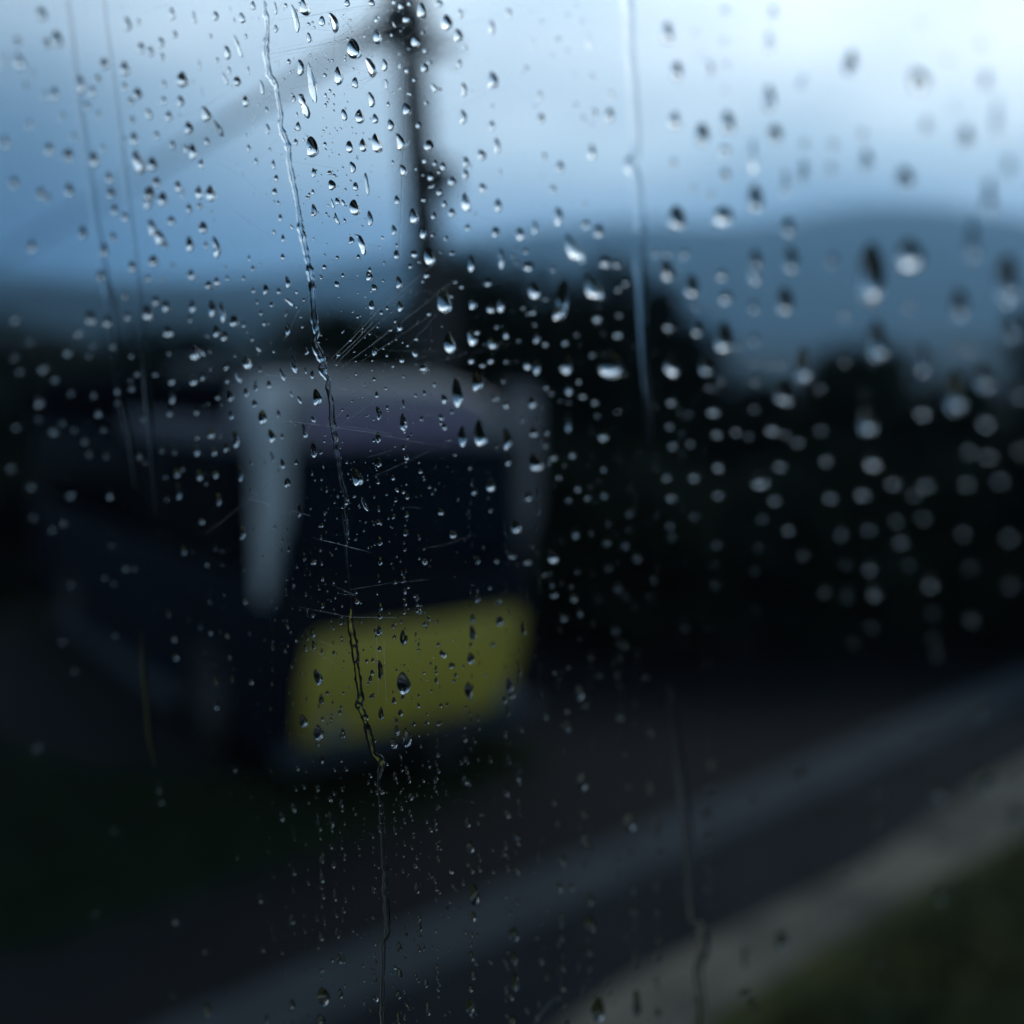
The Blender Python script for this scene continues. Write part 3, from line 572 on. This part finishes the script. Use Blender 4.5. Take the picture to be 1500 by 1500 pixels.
# side glazing frames and skirts
for x, sg in ((0, -1), (BW, 1)):
    for k in range(5):
        y0 = .85 + k * 1.42
        bm = bmesh.new()
        prism(bm, [(x - sg * .017, y0, 1.68), (x - sg * .017, y0 + 1.3, 1.68), (x - sg * .072, y0 + 1.3, 2.56), (x - sg * .072, y0, 2.56)], (sg * .02, 0, 0))
        build('window', bm, m_glass, bus)
    bm = bmesh.new(); box(bm, (x + sg * .012, 4.6, .24), (.03, 4.6, .19), .01); build('skirt', bm, m_bum, bus)
    bm = bmesh.new(); box(bm, (x - sg * .02, 2.1, 2.70), (.10, 2.9, .19), .03); build('cant_rail', bm, m_side, bus)
for x, sg in ((.0, -1), (BW, 1)):
    for y in (1.55, 6.2):
        bm = bmesh.new()
        prof = [(.24, -.11), (.30, -.125), (.41, -.12), (.455, -.09), (.46, .09), (.41, .12), (.24, .11)]
        n = 28; rings = []
        for k in range(n):
            a = k * 2 * math.pi / n
            rings.append([bm.verts.new((q, r_ * math.cos(a), r_ * math.sin(a))) for r_, q in prof])
        for k in range(n):
            A, B = rings[k], rings[(k + 1) % n]
            for i in range(len(prof)): bm.faces.new((A[i], A[(i + 1) % len(prof)], B[(i + 1) % len(prof)], B[i]))
        wl = build('wheel', bm, m_tyre, bus, True); wl.location = (x - sg * .10, y, .465)
        bm = bmesh.new(); bmesh.ops.create_cone(bm, cap_ends=True, segments=24, radius1=.238, radius2=.20, depth=.1, matrix=Matrix.Translation((sg * .06, 0, 0)) @ Matrix.Rotation(R(90 * sg), 4, 'Y'))
        build('rim', bm, m_rim, wl, True)
# ------------------------------------------------------------------ the rain-covered pane
PR, PQ = .88, .070
PD = FOC * (PR * (530 - 750) / F + 1)
n_c = Vector((PR, PQ, 1)).normalized()
PN = (CR * n_c.x + CU * n_c.y + CF * n_c.z).normalized()          # out of the coach
def pdepth(x, y): return PD / (PR * (x - 750) / F + PQ * (750 - y) / F + 1)
def pane(x, y): return EYE + ray(x, y) * pdepth(x, y)
PU = (CR - PN * CR.dot(PN)).normalized(); PV = PN.cross(PU).normalized()
if PV.z < 0: PV = -PV
def blur_px(x, y): return abs(1 / pdepth(x, y) - 1 / FOC) * APER * F

m_pane = bpy.data.materials.new('window_glass'); m_pane.use_nodes = True
t = m_pane.node_tree; t.nodes.clear()
o_ = t.nodes.new('ShaderNodeOutputMaterial'); tr = t.nodes.new('ShaderNodeBsdfTransparent'); gl = t.nodes.new('ShaderNodeBsdfGlossy')
tr.inputs[0].default_value = (.985, .99, .995, 1); gl.inputs['Roughness'].default_value = .02
lw = t.nodes.new('ShaderNodeLayerWeight'); lw.inputs[0].default_value = .5
pw = t.nodes.new('ShaderNodeMath'); pw.operation = 'POWER'; pw.inputs[1].default_value = 5; t.links.new(lw.outputs['Facing'], pw.inputs[0])
fr = t.nodes.new('ShaderNodeMath'); fr.operation = 'MULTIPLY_ADD'; fr.inputs[1].default_value = .5; fr.inputs[2].default_value = .02; t.links.new(pw.outputs[0], fr.inputs[0])
mx = t.nodes.new('ShaderNodeMixShader'); t.links.new(fr.outputs[0], mx.inputs[0]); t.links.new(tr.outputs[0], mx.inputs[1]); t.links.new(gl.outputs[0], mx.inputs[2]); t.links.new(mx.outputs[0], o_.inputs[0])

P0 = pane(900, 750)
P4 = [P0 + PU * a - PV * b for a, b in ((-1.15, -.75), (1.35, -.75), (1.35, .75), (-1.15, .75))]; ctr = sum(P4, Vector()) / 4
win = empty('coach_window', ctr); tag(win, 'rain-spattered window pane of the coach, scratched and set at an angle', 'window')
bm = bmesh.new()
prism(bm, [p - PN * .0042 - ctr for p in P4], PN * .004)
build('glass', bm, m_pane, win)
m_frame = mat('window_rubber', (.015, .015, .016), .7, scale=20, amt=.3)
bm = bmesh.new()
for a, b in zip(P4, P4[1:] + P4[:1]):
    d = (b - a).normalized(); q = d.cross(PN).normalized() * .02
    if (ctr - a).dot(q) > 0: q = -q
    prism(bm, [a - ctr - PN * .02 - d * .02, b - ctr - PN * .02 + d * .02, b - ctr - PN * .02 + q + d * .02, a - ctr - PN * .02 + q - d * .02], PN * .03)
build('frame', bm, m_frame, win)

# the dark inside of the coach, all round the eye
bm = bmesh.new(); Q = [p - PN * .021 - ctr for p in P4]; q2 = [p - PN * 2.4 for p in Q]
va = [bm.verts.new(p) for p in Q]; vb_ = [bm.verts.new(p) for p in q2]
for i in range(4): bm.faces.new((va[i], va[(i + 1) % 4], vb_[(i + 1) % 4], vb_[i]))
bm.faces.new(vb_)
ci = build('interior_wall', bm, mat('dark_trim', (.012, .012, .014), .9, scale=8)); ci.location = ctr; structure(ci)

# scratches: shallow scuffed grooves that scatter light
m_scr = bpy.data.materials.new('scratch'); m_scr.use_nodes = True
t = m_scr.node_tree; t.nodes.clear()
o_ = t.nodes.new('ShaderNodeOutputMaterial'); tr = t.nodes.new('ShaderNodeBsdfTransparent'); tl = t.nodes.new('ShaderNodeBsdfTranslucent'); tl.inputs[0].default_value = (.75, .8, .85, 1)
mx = t.nodes.new('ShaderNodeMixShader'); mx.inputs[0].default_value = .2; t.links.new(tr.outputs[0], mx.inputs[1]); t.links.new(tl.outputs[0], mx.inputs[2]); t.links.new(mx.outputs[0], o_.inputs[0])
SCR = [
 ([(612, 70), (606, 200), (601, 320), (596, 440)], 1.5), ([(601, 330), (596, 380), (590, 440)], .9), ([(603, 0), (604, 90), (602, 140)], .8),
 ([(482, 542), (530, 497), (574, 450), (633, 402), (670, 372)], 1.3), ([(488, 544), (535, 500), (580, 452), (640, 405)], 1.0), ([(494, 545), (560, 482), (628, 425)], .8),
 ([(511, 541), (560, 505), (641, 443), (700, 395)], 1.0), ([(520, 545), (590, 500), (660, 452)], .7), ([(430, 500), (455, 450), (480, 415)], .7),
 ([(407, 35), (465, 29), (510, 20), (523, 18), (542, 15), (585, 12)], 1.3), ([(500, 24), (530, 20), (560, 17), (590, 20)], 1.0), ([(520, 28), (555, 19), (600, 10)], .8),
 ([(400, 86), (440, 78), (510, 66), (580, 48), (643, 33)], 1.2), ([(410, 83), (470, 72), (520, 62), (600, 42)], .9), ([(405, 90), (480, 76), (545, 60)], .8), ([(430, 80), (500, 70), (560, 50), (650, 30)], .7), ([(420, 76), (500, 62), (540, 50)], .7),
 ([(510, 24), (532, 52), (556, 86)], 1.0), ([(505, 20), (504, 60), (502, 95)], .8), ([(520, 131), (570, 112), (670, 64)], .9), ([(526, 134), (580, 112), (640, 86)], .7), ([(570, 112), (585, 140), (592, 160)], .7),
 ([(500, 62), (545, 64), (600, 74)], .7), ([(450, 45), (500, 50), (540, 30)], .6), ([(560, 20), (540, 40), (500, 66)], .7), ([(640, 35), (610, 60), (570, 75)], .7), ([(680, 60), (640, 76), (600, 96)], .8), ([(660, 62), (625, 90), (575, 120)], .7),
 ([(398, 613), (440, 618), (483, 623), (553, 633), (617, 646), (670, 654)], 1.1), ([(470, 620), (540, 627), (610, 640)], .8), ([(390, 550), (430, 551), (478, 559), (542, 577)], .8), ([(500, 575), (550, 560), (600, 552)], .6),
 ([(373, 729), (398, 735), (422, 741)], 1.2), ([(436, 746), (455, 751), (470, 755)], 1.1), ([(473, 787), (507, 795), (557, 808)], 1.2), ([(490, 790), (510, 796), (535, 803)], .8),
 ([(450, 887), (530, 902), (620, 903)], .9), ([(500, 855), (520, 864), (535, 870)], .8), ([(510, 868), (535, 870)], .7), ([(440, 660), (460, 640), (470, 620)], .6), ([(490, 625), (505, 612), (520, 600)], .6),
 ([(700, 290), (660, 330), (620, 370)], .6), ([(580, 590), (520, 545), (470, 500)], .5), ([(462, 945), (490, 960), (510, 975)], .7), ([(470, 930), (500, 945), (520, 960)], .6), ([(565, 900), (566, 960), (568, 1020)], .6), ([(575, 905), (577, 980), (580, 1030)], .6), ([(330, 240), (370, 262), (400, 290)], .5), ([(345, 300), (380, 330), (420, 352)], .5), ([(790, 1500), (810, 1470), (830, 1450)], .8), ([(250, 180), (300, 168), (345, 140)], .8),
]
rnd = random.Random(5)
for i in range(60):                          # faint hairline scuffs round the wiped patch
    cx, cy = rnd.gauss(560, 110), rnd.choice((rnd.gauss(70, 60), rnd.gauss(450, 160))); a = rnd.choice((rnd.gauss(-.75, .15), rnd.gauss(-.25, .15), rnd.gauss(.2, .1))); l = rnd.uniform(15, 70)
    SCR.append(([(cx - math.cos(a) * l, cy - math.sin(a) * l), (cx + rnd.uniform(-3, 3), cy + rnd.uniform(-3, 3)), (cx + math.cos(a) * l, cy + math.sin(a) * l)], rnd.uniform(.3, .55)))
bm = bmesh.new()
for pts, wd in SCR:
    sm = []
    for i in range(len(pts) - 1):
        for k in range(6):
            tt = k / 6; sm.append((pts[i][0] + (pts[i + 1][0] - pts[i][0]) * tt, pts[i][1] + (pts[i + 1][1] - pts[i][1]) * tt))
    sm.append(pts[-1]); n = len(sm); P3 = []; rs = []
    for i, (x, y) in enumerate(sm):
        P3.append(pane(x, y) - PN * .0044 - ctr); tap = min(1, i / (n * .2), (n - 1 - i) / (n * .2)); rs.append(max(.15, wd * .5 * tap * rnd.uniform(.5, 1.1)) * pdepth(x, y) / F)
    tube(bm, P3, rs, 5)
build('scratch_marks', bm, m_scr, win)

# ---- water
m_water = bpy.data.materials.new('water'); m_water.use_nodes = True
t = m_water.node_tree; t.nodes.clear()
o_ = t.nodes.new('ShaderNodeOutputMaterial'); g_ = t.nodes.new('ShaderNodeBsdfGlass'); g_.inputs['IOR'].default_value = 1.333; g_.inputs['Roughness'].default_value = 0; g_.inputs['Color'].default_value = (1, 1, 1, 1)
t.links.new(g_.outputs[0], o_.inputs[0])

def drop_geo(x, y, wpx, hpx, lean, seg, rings, rn, ang=60):
    """a drop clinging to the outside of the glass; returns vertices (world) and faces"""
    B = blur_px(x, y)
    kb = .85 if x < 530 else .66 if y < 1000 else .42; wt = math.sqrt(max(wpx ** 2 - kb * B ** 2, (.42 * wpx) ** 2)); ht = math.sqrt(max(hpx ** 2 - kb * B ** 2, (.42 * hpx) ** 2))
    z0 = pdepth(x, y) / F
    a_m = .5 * min(wt, ht) * z0 * (1.15 if wt < ht else 1.0)
    ln = R(lean + (5 if x < 750 else 5 - 5 * min(1, (x - 750) / 350))); cl_, sl_ = math.cos(ln), math.sin(ln)
    ratio = ht / max(wt, .1)
    ph = [rn.uniform(0, 6.28) for _ in range(4)]; am = [rn.uniform(.0, .05), rn.uniform(.0, .045), rn.uniform(0, .03), rn.uniform(0, .02)]
    tear = rn.uniform(.10, .30); bend = (1 - .8 * min(1, max(0, (wpx - 14) / 14))) * rn.uniform(-.10, .10) * min(ratio, 3)
    big = min(1, max(0, (min(wpx, hpx) - 9) / 14)); lop = .24 if ratio < 1.3 else .26 + .26 * big; ang = ang + 17 * big
    ang += 20 * max(0, 1 - B / 9) - (24 * min(1, max(0, (y - 590) / 200)) if x > 850 else 0)
    sn = math.sin(R(min(88, ang * rn.uniform(.84, 1.06)))); Rr = 1 / sn; c0 = math.sqrt(Rr * Rr - 1)
    neck = rn.uniform(.15, .42) if ratio > 3.0 else 0; npos = rn.uniform(-.2, .3)
    vs = []; fs = []
    shift = .5 * big if ratio > 1.3 else 0
    def pt(rho, th):
        if shift and rho < 1:
            ax, ay, _a = pt(1, th); bx, by = shift * ht * .5 * sl_, shift * ht * .5 * cl_
            return bx + rho * (ax - bx), by + rho * (ay - by), math.sin(th) * rho + shift * (1 - rho)
        k = 1 + sum(am[i] * math.sin((i + 2) * th + ph[i]) for i in range(4))
        u = math.cos(th) * rho * k; v = math.sin(th) * rho * k          # v = +1 is the bottom
        vv_ = max(-1, min(1, v))
        u *= 1 + tear * vv_
        if neck: u *= 1 - neck * math.exp(-((vv_ - npos) / .3) ** 2)
        u2 = u * wt * .5 + bend * wt * (1 - vv_ * vv_); v2 = v * ht * .5
        px = u2 * cl_ + v2 * sl_; py = -u2 * sl_ + v2 * cl_
        return px, py, vv_
    for j in range(rings):
        rho = 1 - j / rings
        if j: rho = math.sin(rho * math.pi / 2) ** .9 if rho < 1 else 1
        for i in range(seg):
            th = i * 2 * math.pi / seg; px, py, vv_ = pt(rho, th)
            hgt = (math.sqrt(max(Rr * Rr - rho * rho, 0)) - c0) * a_m * (1 + lop * vv_)
            if shift: hgt = min(1.75, 1 + .55 * (ratio - 1)) * (Rr - c0) * a_m * (.62 * (1 - rho) * 1.35 + .38 * hgt / ((Rr - c0) * a_m))
            vs.append(pane(x + px, y + py) + PN * (hgt + .00006))
    px, py, _ = pt(0, 0); vs.append(pane(x + px, y + py) + PN * ((Rr - c0) * a_m * (1.2 * min(1.75, 1 + .55 * (ratio - 1)) if shift else 1) + .00006)); apex = len(vs) - 1
    for j in range(rings - 1):
        for i in range(seg):
            a = j * seg + i; b = j * seg + (i + 1) % seg; fs.append((a, b, b + seg, a + seg))
    for i in range(seg): fs.append(((rings - 1) * seg + i, (rings - 1) * seg + (i + 1) % seg, apex))
    base = tuple(range(seg - 1, -1, -1)); fs.append(base)
    return vs, fs
def mesh_from(name, vs, fs, origin, nb=1, check=True):
    me = bpy.data.meshes.new(name); me.from_pydata([tuple(v - origin) for v in vs], [], fs)
    bm = bmesh.new(); bm.from_mesh(me); bmesh.ops.recalc_face_normals(bm, faces=bm.faces)
    for f_ in bm.faces: f_.smooth = len(f_.verts) <= 4
    bm.to_mesh(me); bm.free(); me.materials.append(m_water); return me

ALL = []
for tok in DROPS.split():
    a = tok.split(','); ALL.append((float(a[0]), float(a[1]), float(a[2]) / 10, float(a[3]) / 10, float(a[4])))
ALL.sort(key=lambda d: -d[2] * d[3])

# ---- labels: what the drop looks like, what lies behind it, and its place among its like
def trail_x(y): 
    T = TRAILS[0][1]
    for a, b in zip(T, T[1:]):
        if a[1] <= y <= b[1]: return a[0] + (b[0] - a[0]) * (y - a[1]) / max(b[1] - a[1], 1e-6)
    return T[-1][0]
TRAILS = [
 ('crisp winding water trail running down past the pole and yellow nose', [(387, 0, 3), (388, 18, 7), (391, 30, 7), (391, 50, 6), (389, 64, 9), (389, 78, 10), (392, 96, 8), (394, 110, 10), (399, 117, 10), (404, 128, 7), (408, 150, 7), (411, 170, 7), (410, 182, 8), (414, 195, 9), (419, 206, 9), (422, 218, 8), (423, 236, 8), (428, 262, 8), (433, 285, 7), (437, 312, 8), (439, 330, 9), (442, 342, 11), (445, 355, 10), (449, 375, 8), (453, 395, 10), (456, 412, 10), (457, 435, 9), (459, 460, 9), (462, 480, 10), (464, 490, 6), (461, 504, 9), (467, 518, 11), (472, 530, 11), (473, 545, 10), (480, 556, 6), (480, 570, 8), (485, 590, 8), (486, 612, 9), (489, 635, 9), (492, 655, 7), (496, 680, 7), (500, 705, 6), (505, 722, 7), (507, 733, 7), (503, 745, 6), (505, 762, 9), (507, 785, 6), (506, 804, 5), (509, 830, 3), (513, 880, 5), (514, 898, 6), (513, 915, 9), (517, 935, 10), (520, 958, 10), (522, 975, 8), (525, 1000, 9), (528, 1022, 10), (525, 1032, 12), (532, 1046, 9), (536, 1060, 9), (541, 1080, 10), (546, 1102, 10), (555, 1112, 11), (558, 1124, 10), (555, 1140, 5), (556, 1165, 5), (558, 1185, 7), (559, 1205, 7), (561, 1225, 8), (561, 1255, 7), (565, 1280, 9), (564, 1300, 10), (565, 1320, 10), (567, 1345, 9), (566, 1370, 8), (561, 1382, 7), (561, 1410, 6), (560, 1440, 6), (559, 1470, 7), (560, 1500, 8), (561, 1530, 8)]),
 ('wide blurred water trail falling from the bright sky to the dark shrubs', [(913, -20, 17), (919, 8, 18), (921, 40, 17), (922, 80, 16), (926, 120, 16), (928, 160, 17), (931, 200, 16), (930, 228, 16), (922, 241, 18), (930, 256, 17), (934, 290, 17), (936, 320, 16), (938, 350, 17), (936, 380, 19), (938, 410, 18), (940, 440, 17), (941, 475, 16), (943, 510, 15), (945, 550, 14), (949, 590, 12), (952, 640, 10), (957, 680, 6)]),
 ('blurred dark water trail running down over the footpath to the verge', [(981, 1000, 8), (986, 1040, 15), (991, 1080, 16), (995, 1120, 15), (1000, 1160, 17), (1005, 1200, 17), (1009, 1240, 16), (1010, 1280, 15), (1012, 1320, 15), (1017, 1348, 16), (1027, 1360, 18), (1031, 1385, 17), (1026, 1405, 17), (1022, 1425, 16), (1026, 1455, 15), (1029, 1500, 15), (1030, 1540, 15)]),
 ('faint blurred water trail down the misty sky nearest the photo edge', [(96, -10, 10), (104, 50, 11), (110, 110, 11), (118, 170, 12), (126, 220, 12), (133, 270, 13), (139, 320, 14), (146, 360, 14), (152, 400, 15), (157, 425, 17), (162, 445, 19), (165, 480, 16), (169, 520, 14), (176, 570, 13), (184, 610, 13), (191, 640, 12), (196, 680, 10), (200, 720, 7)]),
 ('thin faint water trail running close beside the misty trail, ending yellowish below', [(150, -10, 8), (158, 60, 9), (166, 120, 9), (174, 180, 9), (181, 240, 10), (188, 300, 10), (196, 360, 10), (202, 420, 11), (208, 480, 12), (213, 530, 13), (217, 590, 12), (221, 640, 10), (226, 700, 8), (229, 760, 5)]),
 ('short straight yellowish water streak low on the dark side of the train', [(207, 925, 6), (210, 960, 9), (213, 1000, 10), (217, 1040, 10), (221, 1080, 10), (226, 1110, 7), (229, 1125, 4)]),
]
def trail(label, pts, flat=1):
    sm = []
    for i in range(len(pts) - 1):
        p0, p1, p2, p3 = pts[max(i - 1, 0)], pts[i], pts[i + 1], pts[min(i + 2, len(pts) - 1)]
        for k in range(4):
            tt = k / 4
            sm.append(tuple(.5 * ((2 * p1[c]) + (-p0[c] + p2[c]) * tt + (2 * p0[c] - 5 * p1[c] + 4 * p2[c] - p3[c]) * tt ** 2 + (-p0[c] + 3 * p1[c] - 3 * p2[c] + p3[c]) * tt ** 3) for c in range(3)))
    sm.append(pts[-1]); n = len(sm); K = 9; vs = []; fs = []
    for i, (x, y, wd) in enumerate(sm):
        a, b = sm[max(i - 1, 0)], sm[min(i + 1, n - 1)]
        tx, ty = b[0] - a[0], b[1] - a[1]; l = math.hypot(tx, ty) or 1; nx, ny = -ty / l, tx / l
        B = blur_px(x, y); wt = math.sqrt(max(wd ** 2 - (.55 * B) ** 2, (.45 * wd) ** 2)); wt *= (1.02 + .50 * noise.noise((y * .11, 2.1, 3)) + .26 * noise.noise((y * .27, 7.1, 3))) if flat == 1 else (1 + .12 * noise.noise((y * .07, x * .02, 3)))
        if i in (0, n - 1): wt *= .15
        for k in range(K):
            s_ = -math.cos(k * math.pi / (K - 1)); hgt = flat * .34 * wt * .5 * 1.3 * math.sqrt(max(0, 1 - s_ * s_)) * pdepth(x, y) / F * 1.25
            sk_ = s_ + (.28 * noise.noise((y * .13, 4.4, 1)) * (1 - s_ * s_) if flat == 1 else 0)
            if flat == 1: hgt *= 1 + .45 * noise.noise((y * .16, s_ * .8, 9))
            vs.append(pane(x + nx * sk_ * wt * .5, y + ny * sk_ * wt * .5) + PN * (hgt + .00006))
    for i in range(n - 1):
        for k in range(K - 1): a = i * K + k; fs.append((a, a + 1, a + 1 + K, a + K))
        fs.append((i * K + K - 1, i * K, (i + 1) * K, (i + 1) * K + K - 1))
    fs.append(tuple(range(K))); fs.append(tuple(range((n - 1) * K, n * K)))
    org = vs[(n // 2) * K]
    me = bpy.data.meshes.new('water_trail'); me.from_pydata([tuple(v - org) for v in vs], [], fs)
    bm = bmesh.new(); bm.from_mesh(me); bmesh.ops.recalc_face_normals(bm, faces=bm.faces)
    for f_ in bm.faces: f_.smooth = True
    bm.to_mesh(me); bm.free(); me.set_sharp_from_angle(angle=R(50)); me.materials.append(m_water)
    o = link('water_trail', me); o.location = org; tag(o, label, 'water trail', 'water trails on the window')
for i, (lab, pts) in enumerate(TRAILS): trail(lab, pts, .16 if i in (3, 4) else .6 if i in (1, 2) else .3 if i == 5 else 1)

def where(x, y):
    tx = trail_x(y)
    if y < 345:
        if x < 215: return 'over the dim cloud bank'
        if x < tx - 6: return 'over pale sky before the winding trail'
        if x < 560: return 'between the winding trail and the pole'
        if x < 665: return 'in front of the tall pole'
        if x < 780: return 'over bright sky just past the pole'
        if x < 925: return 'over bright sky short of the wide trail'
        if x < 1090: return 'over bright sky just past the wide trail'
        if x < 1250: return 'over the brightest sky'
        return 'over bright sky by the photo edge'
    if y < 545:
        if x < 235: return 'over the dim distant trees'
        if x < tx - 6: return 'over dark hills beside the winding trail'
        if x < 620: return 'over the treetop above the train'
        if x < 760: return 'over the tree behind the pole'
        if x < 935: return 'over the tree short of the wide trail'
        if x < 1090: return 'over the hill just past the wide trail'
        if x < 1260: return 'over the blue hill'
        return 'over the blue hill by the photo edge'
    if y < 900:
        if x < 360: return 'over the side windows of the train'
        if x < 450: return 'over the pale corner pillar'
        if x < 620: return 'over the windscreen by the winding trail'
        if x < 790: return 'over the far half of the windscreen'
        if x < 930: return 'over the shrub beside the train'
        if x < 1110: return 'over the shrubs below the wide trail'
        if x < 1290: return 'over the black shrubs mid-row'
        return 'over the black shrubs by the photo edge'
    if y < 1100:
        if x < 425: return 'over the dark flank of the train'
        if x < 600: return 'on the yellow nose by the winding trail'
        if x < 785: return 'on the far half of the yellow nose'
        return 'over the dark road'
    if x < 540: return 'over dark grass before the winding trail'
    if x < 720: return 'just past the lower winding trail'
    if x < 900: return 'over the near end of the footpath'
    if x < 1090: return 'near the footpath trail'
    return 'over the gravel verge and lawn'
def look(x, y, wd, h, ln):
    a = wd * h; r = h / wd
    size = 'big' if a > 900 else 'mid-sized' if a > 420 else 'small'
    shape = 'streak-like' if r > 2.5 else 'oval' if r > 1.45 else 'round' if r > .8 else 'flattened'
    if abs(ln) >= 12: shape = 'slanting'
    B = blur_px(x, y); sharp = 'crisp' if B < 5.5 else 'soft-edged' if B < 13 else 'blurred'
    return f'{size} {sharp} {shape}'
ORD = ['topmost', 'second from the top', 'third from the top', 'fourth from the top', 'fifth from the top', 'sixth from the top', 'seventh from the top', 'eighth from the top', 'ninth from the top', 'tenth from the top', 'eleventh from the top', 'twelfth from the top', 'thirteenth from the top', 'fourteenth from the top']
BIG = ALL[:300]; classes = {}
for d in BIG: classes.setdefault((look(*d), where(*d[:2])), []).append(d)
LAB = {}
for (lk, wh), ds in classes.items():
    ds.sort(key=lambda d: (d[1], d[0]))
    for i, d in enumerate(ds):
        if len(ds) == 1: LAB[d] = f'{lk} raindrop {wh}'
        else:
            k = len(ds) - 1 - i; rank = 'lowest' if k == 0 else ORD[i] if i < 11 else ORD[min(k, 13)].replace('top', 'bottom')
            LAB[d] = f'{lk} raindrop {wh}, {rank}'
rn = random.Random(11)
for d in BIG:
    vs, fs = drop_geo(*d, 30, 8, rn)
    org = pane(d[0], d[1])
    o = link('raindrop', mesh_from('raindrop', vs, fs, org)); o.location = org
    tag(o, LAB[d], 'raindrop', 'raindrops clinging to the window')
# everything smaller: drizzle specks, one mass
REST = [(d, 18, 5) for d in ALL[300:]]
rn2 = random.Random(23)
for cx in (398, 421, 448, 470, 486, 503, 548, 578, 592, 612, 640, 689, 700, 742, 760, 790, 822, 850, 866, 905, 929, 962, 1000, 1038, 1096):      # fine beads left along old runs
    y = rn2.uniform(560, 980)
    while y < 1500:
        w_ = rn2.uniform(1.8, 5.5) * (1 + .7 * max(0, cx - 560) / 500); REST.append(((cx + rn2.gauss(0, 2.5), y, w_, w_ * rn2.uniform(1.2, 2.6), rn2.uniform(-6, 8)), 12, 4))
        y += rn2.expovariate(1 / 20) + 6
for i in range(2600):                        # the rest of the wet pane, beyond the picture
    q = P0 + PU * rn2.uniform(-1.1, 1.3) - PV * rn2.uniform(-.72, .72) - EYE
    zc = q.dot(CF)
    if zc < .05: continue
    x, y = 750 + F * q.dot(CR) / zc, 750 - F * q.dot(CU) / zc
    if -20 < x < 1520 and -20 < y < 1520 or pdepth(x, y) < .05: continue
    w_ = rn2.uniform(.0012, .0042) * F / zc; REST.append(((x, y, w_ + .5 * blur_px(x, y), w_ * rn2.uniform(1.1, 2.2) + .5 * blur_px(x, y), rn2.uniform(-8, 12)), 12, 4))
for i in range(3600):
    x = rn2.uniform(10, 1490) if i < 1500 else rn2.gauss(540, 150); y = rn2.uniform(5, 1495)
    if noise.noise((x * .006, y * .006, 8.2)) < rn2.uniform(-.5, .25): continue
    s_ = (1.6 + rn2.expovariate(1.0)) * (1 + .9 * max(0, x - 530) / 970)
    REST.append(((x, y, min(s_, 9), min(s_, 9) * rn2.uniform(1.0, 1.7), rn2.uniform(-10, 25)), 10, 4))
VS, FS = [], []
for d, sg, rg in REST:
    vs, fs = drop_geo(*d, sg, rg, rn)
    k = len(VS); VS += vs; FS += [tuple(i + k for i in f_) for f_ in fs]
o = link('drizzle', mesh_from('drizzle', VS, FS, ctr)); o.location = ctr
tag(o, 'tiny raindrops and drizzle specks scattered over the whole window pane', 'drizzle', kind='stuff')

# ------------------------------------------------------------------ the damp air
HAZE = .0004
m_haze = bpy.data.materials.new('haze'); m_haze.use_nodes = True
t = m_haze.node_tree; t.nodes.clear(); o_ = t.nodes.new('ShaderNodeOutputMaterial'); v_ = t.nodes.new('ShaderNodeVolumePrincipled')
v_.inputs['Color'].default_value = (.40, .70, 1.0, 1); v_.inputs['Density'].default_value = HAZE; v_.inputs['Anisotropy'].default_value = .55
t.links.new(v_.outputs[0], o_.inputs['Volume'])
bm = bmesh.new(); box(bm, (0, 0, 199), (7200, 7200, 402)); hz = build('haze', bm, m_haze); hz['kind'] = 'stuff'
